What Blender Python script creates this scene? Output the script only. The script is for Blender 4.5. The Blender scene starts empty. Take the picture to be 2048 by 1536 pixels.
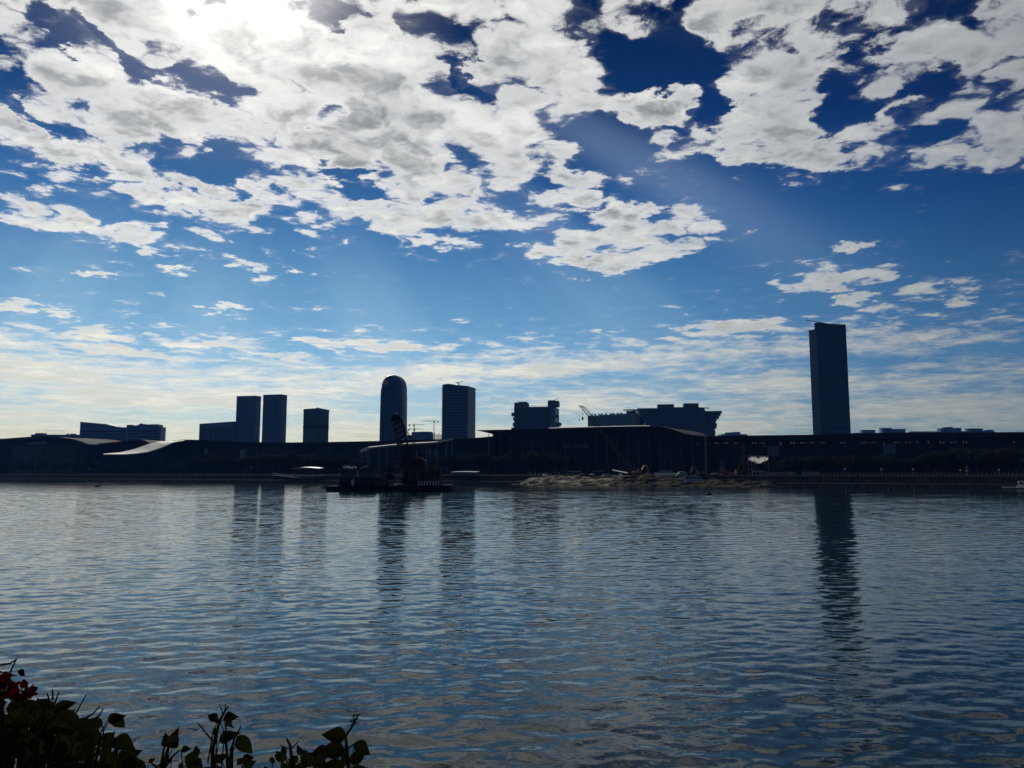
import bpy, bmesh, math, random
from mathutils import Vector, Matrix
R = math.radians
sc = bpy.context.scene
# ---------------------------------------------------------------- camera
F = 1600.0; CX = 1024.0; CY = 768.0; CH = 6.0; TILT = R(6.38)
cam = bpy.data.cameras.new('camera'); cam_ob = bpy.data.objects.new('camera', cam)
sc.collection.objects.link(cam_ob); sc.camera = cam_ob
cam.sensor_width = 36; cam.lens = 36 * F / 2048; cam.clip_start = .05; cam.clip_end = 60000
cam_ob.location = (0, 0, CH); cam_ob.rotation_euler = (R(90) + TILT, 0, 0)
sc.view_settings.view_transform = 'Standard'; sc.view_settings.look = 'None'
sc.view_settings.exposure = 0; sc.view_settings.gamma = 1
sc.render.resolution_x = 1024; sc.render.resolution_y = 768
sc.cycles.use_denoising = True; sc.cycles.denoiser = 'OPENIMAGEDENOISE'; sc.cycles.denoising_prefilter = 'ACCURATE'
sc.cycles.max_bounces = 6; sc.cycles.volume_bounces = 0
sc.cycles.caustics_reflective = False; sc.cycles.caustics_refractive = False
sc.cycles.sample_clamp_indirect = 4.0
SUN_EL, SUN_AZ = R(33.5), R(-20)          # azimuth measured from +Y towards +X
SUN = Vector((math.sin(SUN_AZ) * math.cos(SUN_EL), math.cos(SUN_AZ) * math.cos(SUN_EL), math.sin(SUN_EL)))

def ray(px, py):
    u = (px - CX) / F; v = (CY - py) / F
    return Vector((u, math.cos(TILT) - v * math.sin(TILT), math.sin(TILT) + v * math.cos(TILT)))
def azel(px, py):
    d = ray(px, py).normalized()
    return math.degrees(math.atan2(d.x, d.y)), math.degrees(math.asin(d.z))

class G:
    """small helper to write node graphs as expressions"""
    def __init__(s, nt): s.nt = nt
    def new(s, t, **kw):
        n = s.nt.nodes.new(t)
        for k, v in kw.items(): setattr(n, k, v)
        return n
    def put(s, sock, v):
        if isinstance(v, bpy.types.NodeSocket): s.nt.links.new(v, sock)
        elif v is not None: sock.default_value = v
    def m(s, op, a, b=None, c=None, clamp=False):
        n = s.new('ShaderNodeMath', operation=op, use_clamp=clamp)
        for i, v in enumerate((a, b, c)): s.put(n.inputs[i], v)
        return n.outputs[0]
    def v(s, op, a, b=None, c=None):
        n = s.new('ShaderNodeVectorMath', operation=op)
        s.put(n.inputs[0], a)
        if op == 'SCALE': s.put(n.inputs['Scale'], b)
        else: s.put(n.inputs[1], b); s.put(n.inputs[2], c)
        return n.outputs['Value' if op in ('DOT_PRODUCT', 'LENGTH') else 'Vector']
    def xyz(s, x, y, z=0.0):
        n = s.new('ShaderNodeCombineXYZ')
        for i, q in enumerate((x, y, z)): s.put(n.inputs[i], q)
        return n.outputs[0]
    def sep(s, vec):
        n = s.new('ShaderNodeSeparateXYZ'); s.put(n.inputs[0], vec); return n.outputs
    def noise(s, vec, scale, detail=2, rough=.5, lac=2.0, dist=0.0, dim='3D'):
        n = s.new('ShaderNodeTexNoise', noise_dimensions=dim)
        s.put(n.inputs['Vector'], vec)
        for k, q in (('Scale', scale), ('Detail', detail), ('Roughness', rough), ('Lacunarity', lac), ('Distortion', dist)):
            s.put(n.inputs[k], q)
        return n.outputs[0]
    def step(s, x, a, b, lo=0.0, hi=1.0, smooth=True):
        n = s.new('ShaderNodeMapRange', interpolation_type='SMOOTHSTEP' if smooth else 'LINEAR')
        for i, q in enumerate((x, a, b, lo, hi)): s.put(n.inputs[i], q)
        return n.outputs[0]
    def ramp(s, x, stops, mode='LINEAR'):
        n = s.new('ShaderNodeValToRGB'); e = n.color_ramp.elements; n.color_ramp.interpolation = mode
        while len(e) < len(stops): e.new(1)
        for q, (p, c) in zip(e, stops): q.position = p; q.color = (*c, 1) if len(c) == 3 else c
        s.put(n.inputs[0], x); return n.outputs[0]
    def mix(s, f, a, b, mode='MIX'):
        n = s.new('ShaderNodeMix', data_type='RGBA', blend_type=mode, clamp_factor=True)
        s.put(n.inputs[0], f); s.put(n.inputs[6], a); s.put(n.inputs[7], b); return n.outputs[2]

def c4(r, g, b): return (r, g, b, 1)

# ---------------------------------------------------------------- sky
world = bpy.data.worlds.new('World'); sc.world = world; world.use_nodes = True
def build_world():
    nt = world.node_tree; g = G(nt); bg = nt.nodes['Background']
    world.cycles.sampling_method = 'MANUAL'; world.cycles.sample_map_resolution = 512
    D = g.new('ShaderNodeTexCoord').outputs['Generated']
    sky = g.new('ShaderNodeTexSky', sky_type='NISHITA', sun_disc=False, sun_elevation=SUN_EL, sun_rotation=SUN_AZ,
                air_density=1.0, dust_density=.3, ozone_density=3.0)
    x, y, z = g.sep(D)
    zc = g.m('MAXIMUM', z, 0.0)
    el = g.m('MULTIPLY', g.m('ARCSINE', zc), 57.2958)
    az = g.m('MULTIPLY', g.m('ARCTAN2', x, y), 57.2958)
    csun = g.v('DOT_PRODUCT', D, tuple(SUN))
    ang = g.m('MULTIPLY', g.m('ARCCOSINE', g.m('MINIMUM', csun, 1.0)), 57.2958)      # degrees from the sun
    # clear air: Nishita, thinned towards the zenith and away from the sun
    tint = g.ramp(g.m('DIVIDE', el, 40.0), [(0, (.064, .066, .074)), (.09, (.052, .060, .073)), (.2, (.037, .057, .072)), (.32, (.025, .046, .060)),
                  (.45, (.0090, .026, .046)), (.6, (.0026, .0110, .026)), (.78, (.0006, .0045, .0135)), (1, (.0005, .0036, .011))])
    clear = g.mix(1.0, sky.outputs[0], tint, 'MULTIPLY')
    fall = g.ramp(g.m('DIVIDE', ang, 90.0), [(0, (.7, .7, .7)), (.2, (.95, .95, .95)), (.36, (.85, .90, .94)), (.55, (.42, .52, .64)), (1, (.20, .26, .36))])
    clear = g.mix(1.0, clear, fall, 'MULTIPLY')
    # crepuscular rays: faint beams fanning from the sun through the gaps
    up = Vector((0, 0, 1)); s1 = SUN.cross(up).normalized(); s2 = s1.cross(SUN).normalized()
    fan = g.m('ARCTAN2', g.v('DOT_PRODUCT', D, tuple(s1)), g.m('MULTIPLY', g.v('DOT_PRODUCT', D, tuple(s2)), -1.0))
    beam = g.noise(g.xyz(g.m('MULTIPLY', fan, 2.3), 2.3, 0.0), 1.6, 2.5, .5)
    beam = g.step(beam, .38, .66)
    reach = g.m('MULTIPLY', g.step(ang, 14, 26), g.step(ang, 30, 50, 1.0, 0.0))
    beamf = g.m('MULTIPLY', g.m('MULTIPLY', beam, reach), .20)
    clear = g.mix(beamf, clear, c4(.42, .55, .70), 'SCREEN')
    # cloud sheet: directions projected on a gently curved layer
    inv = g.m('DIVIDE', 1.0, g.m('ADD', zc, .075))
    P = g.v('SCALE', g.xyz(x, y, 0.0), inv)
    
    wa = g.new('ShaderNodeTexNoise'); g.put(wa.inputs['Vector'], P); wa.inputs['Scale'].default_value = 5.5; wa.inputs['Detail'].default_value = 5; wa.inputs['Roughness'].default_value = .62
    AE = g.v('ADD', g.xyz(az, el, 1.0), g.v('MULTIPLY', g.v('SUBTRACT', wa.outputs['Color'], (.5, .5, .5)), g.xyz(9.0, g.step(el, 5, 25, 2.0, 7.0), 0.0)))
    cov = g.ramp(g.m('DIVIDE', el, 40.0), [(0, (.74,)*3), (.10, (.70,)*3), (.165, (.66,)*3), (.215, (.49,)*3), (.28, (.29,)*3),
                 (.40, (.23,)*3), (.46, (.40,)*3), (.54, (.55,)*3), (.70, (.57,)*3), (1, (.58,)*3)])
    acc = g.m('SUBTRACT', g.m('MULTIPLY', cov, 1.0), .5)
    for (px, py, rx, ry, tilt, wgt) in BLOBS:
        a0, e0 = azel(px, py)
        a1, e1 = azel(px + rx, py); ra = math.hypot(a1 - a0, e1 - e0)
        a2, e2 = azel(px, py - ry); re = math.hypot(a2 - a0, e2 - e0)
        ct, st = math.cos(R(tilt)), math.sin(R(tilt))
        k = 1 / math.cos(R(e0))
        # local frame scaled in degrees; tilt is counter-clockwise in the picture
        qx = g.v('DOT_PRODUCT', AE, (ct / ra, st / ra, -(a0 * ct + e0 * st) / ra))
        qy = g.v('DOT_PRODUCT', AE, (-st / re, ct / re, (a0 * st - e0 * ct) / re))
        r2 = g.m('MULTIPLY_ADD', qx, qx, g.m('MULTIPLY', qy, qy))
        acc = g.m('MULTIPLY_ADD', g.m('POWER', .3679, g.m('MULTIPLY', r2, r2)), wgt * 1.3, acc)
    cov = acc
    wn = g.new('ShaderNodeTexNoise'); g.put(wn.inputs['Vector'], P); wn.inputs['Scale'].default_value = 7.0; wn.inputs['Detail'].default_value = 4
    Q = g.v('ADD', P, g.v('SCALE', g.v('SUBTRACT', wn.outputs['Color'], (.5, .5, .5)), .15))
    def cell(vec, scale):
        n = g.new('ShaderNodeTexVoronoi', voronoi_dimensions='2D', feature='F1'); g.put(n.inputs['Vector'], vec); n.inputs['Scale'].default_value = scale
        return n.outputs['Distance']
    n1 = g.noise(Q, 5.0, 9, .68, 2.2)
    puff = g.m('ADD', g.m('MULTIPLY', g.m('SUBTRACT', .42, cell(Q, 8.0)), .62), g.m('MULTIPLY', g.m('SUBTRACT', .40, cell(Q, 24.0)), .24))
    sunxy = Vector((SUN.x, SUN.y, 0)).normalized()
    Q2 = g.v('ADD', Q, tuple(sunxy * -.06))
    na = g.noise(Q, 5.0, 4, .62, 2.2); nb = g.noise(Q2, 5.0, 4, .62, 2.2)
    # far layer near the horizon: long flat banks
    low = g.noise(g.xyz(g.m('MULTIPLY', az, .075), g.m('MULTIPLY', el, .62), 4.0), 1.0, 7, .62, 2.1)
    lowk = g.step(el, 7.0, 10.5)
    puff = g.m('MULTIPLY', puff, g.step(el, 9, 17, .45, 1.0))
    nn = g.m('ADD', g.m('MULTIPLY', g.m('SUBTRACT', n1, .5), 1.45), puff)
    nl = g.m('ADD', g.m('MULTIPLY', g.m('SUBTRACT', low, .5), 1.25), g.m('MULTIPLY', g.m('SUBTRACT', n1, .5), .7))
    nz = g.m('ADD', g.m('MULTIPLY', nn, lowk), g.m('MULTIPLY', nl, g.m('SUBTRACT', 1.0, lowk)))
    d1 = g.m('ADD', nz, cov)
    alpha = g.m('ADD', g.m('MULTIPLY', g.step(d1, -.05, .17), .62), g.m('MULTIPLY', g.step(d1, .02, .42), .38))
    alpha = g.m('MULTIPLY_ADD', g.m('SUBTRACT', g.step(d1, .0, .40), alpha), g.m('SUBTRACT', 1.0, lowk), alpha)
    veil = g.m('MULTIPLY', g.step(g.m('ADD', d1, g.m('MULTIPLY', g.m('SUBTRACT', wa.outputs[0], .5), .5)), -.22, .25), g.m('MULTIPLY', lowk, .13))
    alpha = g.m('MAXIMUM', alpha, veil)
    bulk = g.m('ADD', g.m('MULTIPLY', g.m('SUBTRACT', g.noise(Q2, 3.0, 2, .5), .5), 1.6), cov)
    core = g.m('MULTIPLY', g.step(bulk, .10, .42), g.step(d1, .15, .5))
    rim = g.m('MULTIPLY', g.step(d1, .30, .05), lowk)
    thick = g.step(d1, .10, .55)
    relief = g.step(g.m('SUBTRACT', nb, na), -.14, .14)
    lum = g.ramp(g.m('DIVIDE', ang, 90.0), [(0, (1.4, 1.36, 1.3)), (.055, (1.02, 1.01, .99)), (.17, (.92, .92, .905)), (.30, (.84, .85, .84)), (.42, (.64, .66, .67)),
                  (.55, (.40, .43, .45)), (.72, (.22, .245, .275)), (1, (.11, .13, .16))])
    fine = g.step(n1, .35, .75, -.06, .08)
    shade = g.m('SUBTRACT', 1.0, g.m('MULTIPLY', g.m('MULTIPLY', thick, g.m('MULTIPLY_ADD', relief, .8, .2)), g.step(el, 6, 18, .12, .44)))
    shade = g.m('ADD', shade, fine)
    shade = g.m('SUBTRACT', shade, g.m('MULTIPLY', core, .20))
    shade = g.m('MULTIPLY_ADD', rim, .07, shade)
    lowc = g.ramp(g.m('DIVIDE', el, 40.0), [(0, (1.0, .985, .94)), (.12, (1.08, 1.07, 1.03)), (.24, (1.03, 1.02, .99)), (.5, (1, 1, 1))])
    cl = g.mix(1.0, lum, lowc, 'MULTIPLY')
    sh = g.new('ShaderNodeCombineColor')
    for i, p in enumerate((1.06, 1.0, .93)): g.put(sh.inputs[i], g.m('POWER', shade, p))
    cl = g.mix(1.0, cl, sh.outputs[0], 'MULTIPLY')
    al = g.m('MULTIPLY', alpha, g.step(el, 0.0, 7.0, .80, .97))
    out = g.mix(al, clear, cl)
    # below the horizon: dull ground tone
    out = g.mix(g.step(z, -.02, 0.0), c4(.03, .035, .04), out)
    # brilliance round the veiled sun
    glow = g.ramp(g.m('DIVIDE', ang, 20.0), [(0, (1.6, 1.5, 1.3)), (.20, (.55, .52, .48)), (.42, (.09, .085, .08)), (.75, (0, 0, 0))], 'EASE')
    out = g.mix(1.0, out, glow, 'ADD')
    nt.links.new(out, bg.inputs[0]); bg.inputs[1].default_value = 1.0
# patches of cloud (+) and clear air (-): centre, half-widths, tilt, weight
BLOBS = [
 (1290, 115, 110, 66, 0, -.52), (1360, 345, 230, 36, -18, -.26), (1640, 430, 330, 60, 0, -.34), (1990, 450, 160, 60, 0, -.36), (1215, 300, 60, 80, 0, -.30),
 (1285, 225, 100, 42, 0, .36), (1560, 180, 110, 100, 0, .22), (1540, 300, 190, 44, 0, .26), (1880, 110, 220, 90, 0, .18), (1960, 290, 150, 60, 10, .16),
 (1690, 215, 60, 70, 0, -.36), (1850, 205, 90, 34, 20, -.30), (1700, 60, 60, 25, 0, -.2), (1930, 30, 30, 40, 0, -.2), (1420, 200, 34, 70, 0, -.3), (1400, 110, 40, 40, 0, -.24), (1330, 40, 90, 22, -15, -.2),
 (1280, 475, 190, 55, 4, .46), (1150, 365, 75, 40, 0, .32), (860, 445, 250, 45, 0, .30), (440, 425, 150, 36, -4, .34), (240, 470, 130, 30, 3, .36), (70, 420, 115, 38, -6, .34),
 (1130, 520, 90, 20, -8, .24), (520, 530, 100, 18, -5, .34), (200, 548, 60, 11, 0, .36), (330, 530, 55, 10, 0, .26), (40, 610, 80, 12, 0, .32), (460, 615, 45, 9, 0, .34), (190, 665, 90, 12, 0, .32),
 (430, 335, 70, 30, -15, -.34), (690, 345, 36, 40, 0, -.34), (720, 395, 50, 20, 0, -.28), (60, 235, 130, 24, -25, -.40), (270, 375, 190, 12, -10, -.24),
 (300, 125, 170, 20, -25, -.26), (400, 155, 70, 26, -10, -.24), (640, 50, 40, 36, 0, -.34), (110, 70, 60, 18, -25, -.26), (930, 150, 80, 20, -38, -.26), (660, 230, 36, 30, 0, -.28), (900, 270, 40, 36, -40, -.16),
 (850, 300, 230, 120, 0, .22), (180, 185, 240, 60, -10, .26), (150, 310, 230, 46, -12, .40), (1060, 130, 160, 120, 0, .18), (1500, 20, 260, 40, 0, .26), (600, 210, 260, 120, 0, .28), (420, 40, 500, 70, 0, .26), (580, 370, 90, 30, -10, .2),
 (1620, 560, 90, 30, 0, .28), (1720, 560, 110, 24, 12, .26), (1860, 590, 130, 30, 10, .28), (1700, 595, 40, 14, 0, .3), (1710, 500, 45, 12, 0, .34), (1830, 425, 60, 14, 10, .34), (1500, 465, 40, 14, 0, .3),
 (1450, 655, 110, 18, 0, .32), (730, 690, 150, 12, -2, .34), (430, 685, 110, 12, 0, .26), (250, 705, 130, 10, -2, .22), (1660, 690, 330, 50, 0, .14), (1180, 715, 320, 36, 0, .12), (560, 712, 70, 8, 0, .2),
 (300, 760, 500, 50, 0, .12), (960, 580, 420, 45, 0, -.10),
]
build_world()
sun = bpy.data.lights.new('sun', 'SUN'); sun_ob = bpy.data.objects.new('sun', sun); sc.collection.objects.link(sun_ob)
sun.energy = 2.6; sun.angle = R(.5); sun.color = (1, .95, .87)
sun_ob.rotation_euler = (-SUN).to_track_quat('-Z', 'Y').to_euler(); sun_ob.location = (0, 0, 300)

# ---------------------------------------------------------------- helpers
COS = math.cos(TILT)
def kx(px): return (px - CX) / F * COS               # X / Y of a plumb line seen at this column, at eye height
def P(px, py, Y):
    d = ray(px, py); return Vector((0, 0, CH)) + d * (Y / d.y)
def zat(px, py, Y): return P(px, py, Y).z
def reach(B, d, px):                                  # how far from B along d until column px
    k = kx(px); return (k * B[1] - B[0]) / (d[0] - k * d[1])
rnd = random.Random(7)

MATS = {}
def mat(name, col, rough=.6, spec=.5, metal=0.0, var=.25, scale=1.0, bump=0.0, bscale=8.0, trans=0.0, emit=None, coat=0.0):
    if name in MATS: return MATS[name]
    m = bpy.data.materials.new(name); m.use_nodes = True; nt = m.node_tree; g = G(nt); b = nt.nodes['Principled BSDF']
    co = g.new('ShaderNodeTexCoord').outputs['Object']
    n = g.noise(co, scale, 5, .6)
    lo = tuple(c * (1 - var) for c in col); hi = tuple(min(1, c * (1 + var)) for c in col)
    cc = g.mix(g.step(n, .3, .7), c4(*lo), c4(*hi))
    nt.links.new(cc, b.inputs['Base Color'])
    b.inputs['Roughness'].default_value = rough; b.inputs['Specular IOR Level'].default_value = spec; b.inputs['Metallic'].default_value = metal
    if coat: b.inputs['Coat Weight'].default_value = coat
    if bump:
        bn = g.new('ShaderNodeBump'); bn.inputs['Strength'].default_value = 1; bn.inputs['Distance'].default_value = bump
        g.put(bn.inputs['Height'], g.noise(co, bscale, 4, .6)); nt.links.new(bn.outputs[0], b.inputs['Normal'])
    if emit:
        b.inputs['Emission Color'].default_value = c4(*emit[0]); b.inputs['Emission Strength'].default_value = emit[1]
    if trans:
        t = g.new('ShaderNodeBsdfTranslucent'); g.put(t.inputs[0], cc); mx = g.new('ShaderNodeMixShader'); mx.inputs[0].default_value = trans
        nt.links.new(b.outputs[0], mx.inputs[1]); nt.links.new(t.outputs[0], mx.inputs[2])
        nt.links.new(mx.outputs[0], nt.nodes['Material Output'].inputs[0])
    MATS[name] = m; return m

class MB:
    def __init__(s): s.v = []; s.f = []
    def add(s, vs, fs):
        o = len(s.v); s.v += [tuple(q) for q in vs]; s.f += [tuple(i + o for i in q) for q in fs]; return s
    def box(s, x0, x1, y0, y1, z0, z1):
        return s.add([(x0, y0, z0), (x1, y0, z0), (x1, y1, z0), (x0, y1, z0), (x0, y0, z1), (x1, y0, z1), (x1, y1, z1), (x0, y1, z1)],
                     [(0, 3, 2, 1), (4, 5, 6, 7), (0, 1, 5, 4), (1, 2, 6, 5), (2, 3, 7, 6), (3, 0, 4, 7)])
    def hexa(s, p):                                   # 8 points, bottom ring then top ring
        return s.add(p, [(0, 3, 2, 1), (4, 5, 6, 7), (0, 1, 5, 4), (1, 2, 6, 5), (2, 3, 7, 6), (3, 0, 4, 7)])
    def prism(s, poly, z0, z1):
        n = len(poly); vs = [(x, y, z0) for x, y in poly] + [(x, y, z1) for x, y in poly]
        return s.add(vs, [tuple(range(n - 1, -1, -1)), tuple(range(n, 2 * n))] + [(i, (i + 1) % n, n + (i + 1) % n, n + i) for i in range(n)])
    def slabxz(s, poly, y0, y1):                      # outline in x-z pushed along y
        n = len(poly); vs = [(x, y0, z) for x, z in poly] + [(x, y1, z) for x, z in poly]
        return s.add(vs, [tuple(range(n)), tuple(range(2 * n - 1, n - 1, -1))] + [((i + 1) % n, i, n + i, n + (i + 1) % n) for i in range(n)])
    def tube(s, p, q, r, n=6, r2=None):
        p = Vector(p); q = Vector(q); d = (q - p)
        if d.length < 1e-6: return s
        d.normalize(); a = d.orthogonal().normalized(); b = d.cross(a); r2 = r if r2 is None else r2; vs = []
        for c, rr in ((p, r), (q, r2)):
            for i in range(n):
                t = 2 * math.pi * i / n; vs.append(c + a * (rr * math.cos(t)) + b * (rr * math.sin(t)))
        return s.add(vs, [tuple(range(n - 1, -1, -1)), tuple(range(n, 2 * n))] + [(i, (i + 1) % n, n + (i + 1) % n, n + i) for i in range(n)])
    def path(s, pts, r, n=6):
        for a, b in zip(pts, pts[1:]): s.tube(a, b, r, n)
        return s
    def lathe(s, prof, n=12, c=(0, 0, 0)):
        vs = []; fs = []; m = len(prof)
        for i in range(n):
            t = 2 * math.pi * i / n
            for r, z in prof: vs.append((c[0] + r * math.cos(t), c[1] + r * math.sin(t), c[2] + z))
        for i in range(n):
            j = (i + 1) % n
            for k in range(m - 1): fs.append((i * m + k, j * m + k, j * m + k + 1, i * m + k + 1))
        return s.add(vs, fs)
    def mesh(s, name):
        me = bpy.data.meshes.new(name); me.from_pydata(s.v, [], s.f); me.update(); return me
    def build(s, name, m, parent=None, smooth=False, loc=None):
        return link(name, s.mesh(name), m, parent, smooth, loc)
def link(name, me, m=None, parent=None, smooth=False, loc=None):
    if m is not None and not me.materials: me.materials.append(m)
    if smooth: me.polygons.foreach_set('use_smooth', [True] * len(me.polygons))
    o = bpy.data.objects.new(name, me); sc.collection.objects.link(o)
    if parent is not None: o.parent = parent
    if loc is not None: o.location = loc
    return o
def inst(name, me, parent, loc, rotz=0.0, scale=None):
    o = bpy.data.objects.new(name, me); sc.collection.objects.link(o); o.parent = parent; o.location = loc
    if rotz: o.rotation_euler = (0, 0, rotz)
    if scale: o.scale = scale
    return o
def tag(o, label, cat, group=None):
    o['label'] = label; o['category'] = cat
    if group: o['group'] = group
    return o
def thing(name, label, cat, loc=(0, 0, 0), rotz=0.0, group=None):
    o = bpy.data.objects.new(name, None); sc.collection.objects.link(o); o.empty_display_size = .5
    o.location = loc; o.rotation_euler = (0, 0, rotz); return tag(o, label, cat, group)
def struct(o): o['kind'] = 'structure'; return o
def copy_tree(o, parent=None):
    kids = list(o.children); c = o.copy(); sc.collection.objects.link(c); c.parent = parent
    for k in kids: copy_tree(k, c)
    return c
GZ = 5.0                                              # level of the far bank

# materials (far tower blues include painted haze)
M_GLASS = mat('haze blue curtain glass', (.014, .048, .14), .35, .5, var=.35, scale=.05)  # blue deepened, distance haze put into the glass colour
M_GLASS2 = mat('blue grey window glass', (.010, .022, .048), .25, .4, var=.4, scale=.3)
M_TEAL = mat('teal mirror glass', (.014, .055, .10), .2, .5, var=.25, scale=.04)
M_PALE = mat('pale blue glass', (.13, .25, .40), .45, .4, var=.15, scale=.05)
M_CONC = mat('grey facade panel', (.085, .115, .17), .7, .3, var=.12, scale=.08)
M_CONC2 = mat('pale grey facade panel', (.17, .20, .26), .7, .3, var=.12, scale=.08)
M_ALU = mat('haze blue aluminium cladding', (.045, .125, .30), .5, .4, var=.15, scale=.06)  # cladding made bluer to carry the haze of distance
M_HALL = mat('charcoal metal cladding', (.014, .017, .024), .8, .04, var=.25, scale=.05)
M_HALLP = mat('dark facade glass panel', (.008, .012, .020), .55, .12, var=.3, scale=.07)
M_ROOFD = mat('dark standing seam roof', (.022, .023, .025), .85, .1, var=.2, scale=.1)
M_ROOFL = mat('light grey standing seam roof', (.46, .45, .43), .5, .4, var=.12, scale=.2)
M_STEEL = mat('grey galvanised steel', (.12, .13, .14), .55, .4, var=.15)
M_WHITE = mat('weathered white paint', (.68, .68, .66), .5, .4, var=.12, scale=2)
M_LAMP = mat('lit lamp', (.8, .8, .78), .5, emit=((1, .98, .92), .55))
M_BLACK = mat('black painted steel', (.010, .010, .011), .7, .1, var=.3)
M_RUST = mat('rusty hull steel', (.022, .013, .010), .8, .15, var=.5, scale=.8, bump=.02, bscale=3)
M_YEL = mat('worn yellow machine paint', (.20, .125, .025), .6, .3, var=.25, scale=1.5)
M_OCHRE = mat('faded ochre paint', (.075, .050, .024), .65, .2, var=.3, scale=.7)
M_RED = mat('dull red paint', (.045, .013, .011), .7, .2, var=.25, scale=1)
M_BLUE = mat('faded blue paint', (.035, .060, .105), .6, .3, var=.25, scale=1)
M_GREEN = mat('green tarpaulin', (.05, .22, .15), .6, .3, var=.3, scale=1, bump=.08, bscale=1.5)
M_SOIL = mat('bare soil', (.09, .065, .045), .95, .1, var=.35, scale=2, bump=.03)
M_BARK = mat('bark', (.035, .028, .02), .9, .2, var=.4, scale=4)
M_LEAF = [mat('foliage dark', (.012, .018, .007), .9, .05, var=.45, scale=.35), mat('foliage olive', (.026, .028, .008), .9, .05, var=.45, scale=.35),
          mat('foliage green', (.016, .024, .008), .9, .05, var=.45, scale=.35)]
M_STONE = mat('embankment stone', (.035, .033, .031), .9, .2, var=.4, scale=.5, bump=.05, bscale=1.2)
M_CONCRETE = mat('promenade concrete', (.16, .155, .145), .85, .3, var=.2, scale=.7, bump=.01)

# ---------------------------------------------------------------- the setting: water, banks
QA, QB = 440.0, .60                                   # far quay: Y = QA - QB * X
def quay(px): k = kx(px); Y = QA / (1 + QB * k); return Vector((k * Y, Y, 0))
NQ = Vector((QB, 1, 0)).normalized(); TQ = Vector((1, -QB, 0)).normalized()

def water_material():
    m = bpy.data.materials.new('river water'); m.use_nodes = True; nt = m.node_tree; g = G(nt); b = nt.nodes['Principled BSDF']
    pos = g.new('ShaderNodeNewGeometry').outputs['Position']; nrm = g.new('ShaderNodeNewGeometry').outputs['Normal']
    def slope(sx, sy, scale, det, amp):
        q = g.v('MULTIPLY', pos, (sx, sy, 0.0))
        n = g.new('ShaderNodeTexNoise'); g.put(n.inputs['Vector'], q); n.inputs['Scale'].default_value = scale
        n.inputs['Detail'].default_value = det; n.inputs['Roughness'].default_value = .55
        return g.v('MULTIPLY', g.v('SUBTRACT', n.outputs['Color'], (.5, .5, .5)), amp)
    calm = g.noise(g.v('MULTIPLY', pos, (.012, .03, 0.0)), 1.0, 3, .5)
    k = g.step(calm, .30, .68, .55, 1.25)
    s = g.v('ADD', slope(.7, 1.6, 2.6, 4, (.08, .17, 0.0)), g.v('ADD', slope(1.0, 1.6, 10.0, 2, (.06, .10, 0.0)), slope(1.0, 1.4, 27.0, 2, (.05, .07, 0.0))))
    s = g.v('SCALE', s, k)
    s = g.v('ADD', s, g.xyz(0.0, g.step(g.sep(pos)[1], 50, 260, 0.0, -.019), 0.0))      # towards us: the faces one can see at a glancing angle
    nn = g.v('NORMALIZE', g.v('ADD', nrm, s))
    nt.links.new(nn, b.inputs['Normal'])
    b.inputs['Base Color'].default_value = c4(.007, .017, .017); b.inputs['Roughness'].default_value = .045
    b.inputs['IOR'].default_value = 1.333; b.inputs['Specular IOR Level'].default_value = .34
    return m
def water_height(X, Y, fade):
    import numpy as np
    rs = np.random.RandomState(5); Z = np.zeros_like(X)
    for i in range(64):
        lam = 0.32 * (2.8 / .32) ** (rs.rand() ** 1.35); th = R(-90) + rs.randn() * R(34) + R(12)
        k = 2 * math.pi / lam; amp = .0044 * lam ** .50 / math.sqrt(8) ; ph = rs.rand() * 6.283
        dx, dy = math.cos(th) * k, math.sin(th) * k
        w = np.clip((lam / fade - 2.6) / 2.6, 0, 1)
        a = X * dx + Y * dy + ph + .6 * np.sin(X * .05 + Y * .031 + i)
        Z += amp * w * (1 + np.clip(Y / 180, 0, 1.6) * (lam > 1.2)) * (np.sin(a) + .22 * np.cos(2 * a))
    return Z
def build_water():
    import numpy as np
    ds = [2.4]
    while ds[-1] < 640: d = ds[-1]; ds.append(d + .10 + .0018 * d)
    while ds[-1] < 1500: ds.append(ds[-1] * 1.1)
    d = np.array(ds); ks = np.linspace(-1.05, 1.05, 461)
    Yg, Kg = np.meshgrid(d, ks, indexing='ij'); X = Yg * Kg
    fade = .095 + .0018 * Yg
    Z = water_height(X, Yg, fade)
    n, m = X.shape
    co = np.stack([X, Yg, Z], -1).reshape(-1, 3)
    idx = np.arange(n * m).reshape(n, m)
    quads = np.stack([idx[:-1, :-1], idx[:-1, 1:], idx[1:, 1:], idx[1:, :-1]], -1).reshape(-1, 4)
    # drop what lies under the far bank
    cy = Yg[:-1, :-1]; cxm = X[:-1, :-1]
    keep = (cy + QB * cxm < QA + 40).reshape(-1); quads = quads[keep]
    me = bpy.data.meshes.new('water'); me.vertices.add(len(co)); me.vertices.foreach_set('co', co.ravel())
    me.loops.add(quads.size); me.loops.foreach_set('vertex_index', quads.ravel())
    me.polygons.add(len(quads)); me.polygons.foreach_set('loop_start', np.arange(len(quads)) * 4)
    me.polygons.foreach_set('use_smooth', np.ones(len(quads), bool)); me.update(calc_edges=True); me.validate()
    o = struct(link('water', me, water_material()))
    return o
build_water()
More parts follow.
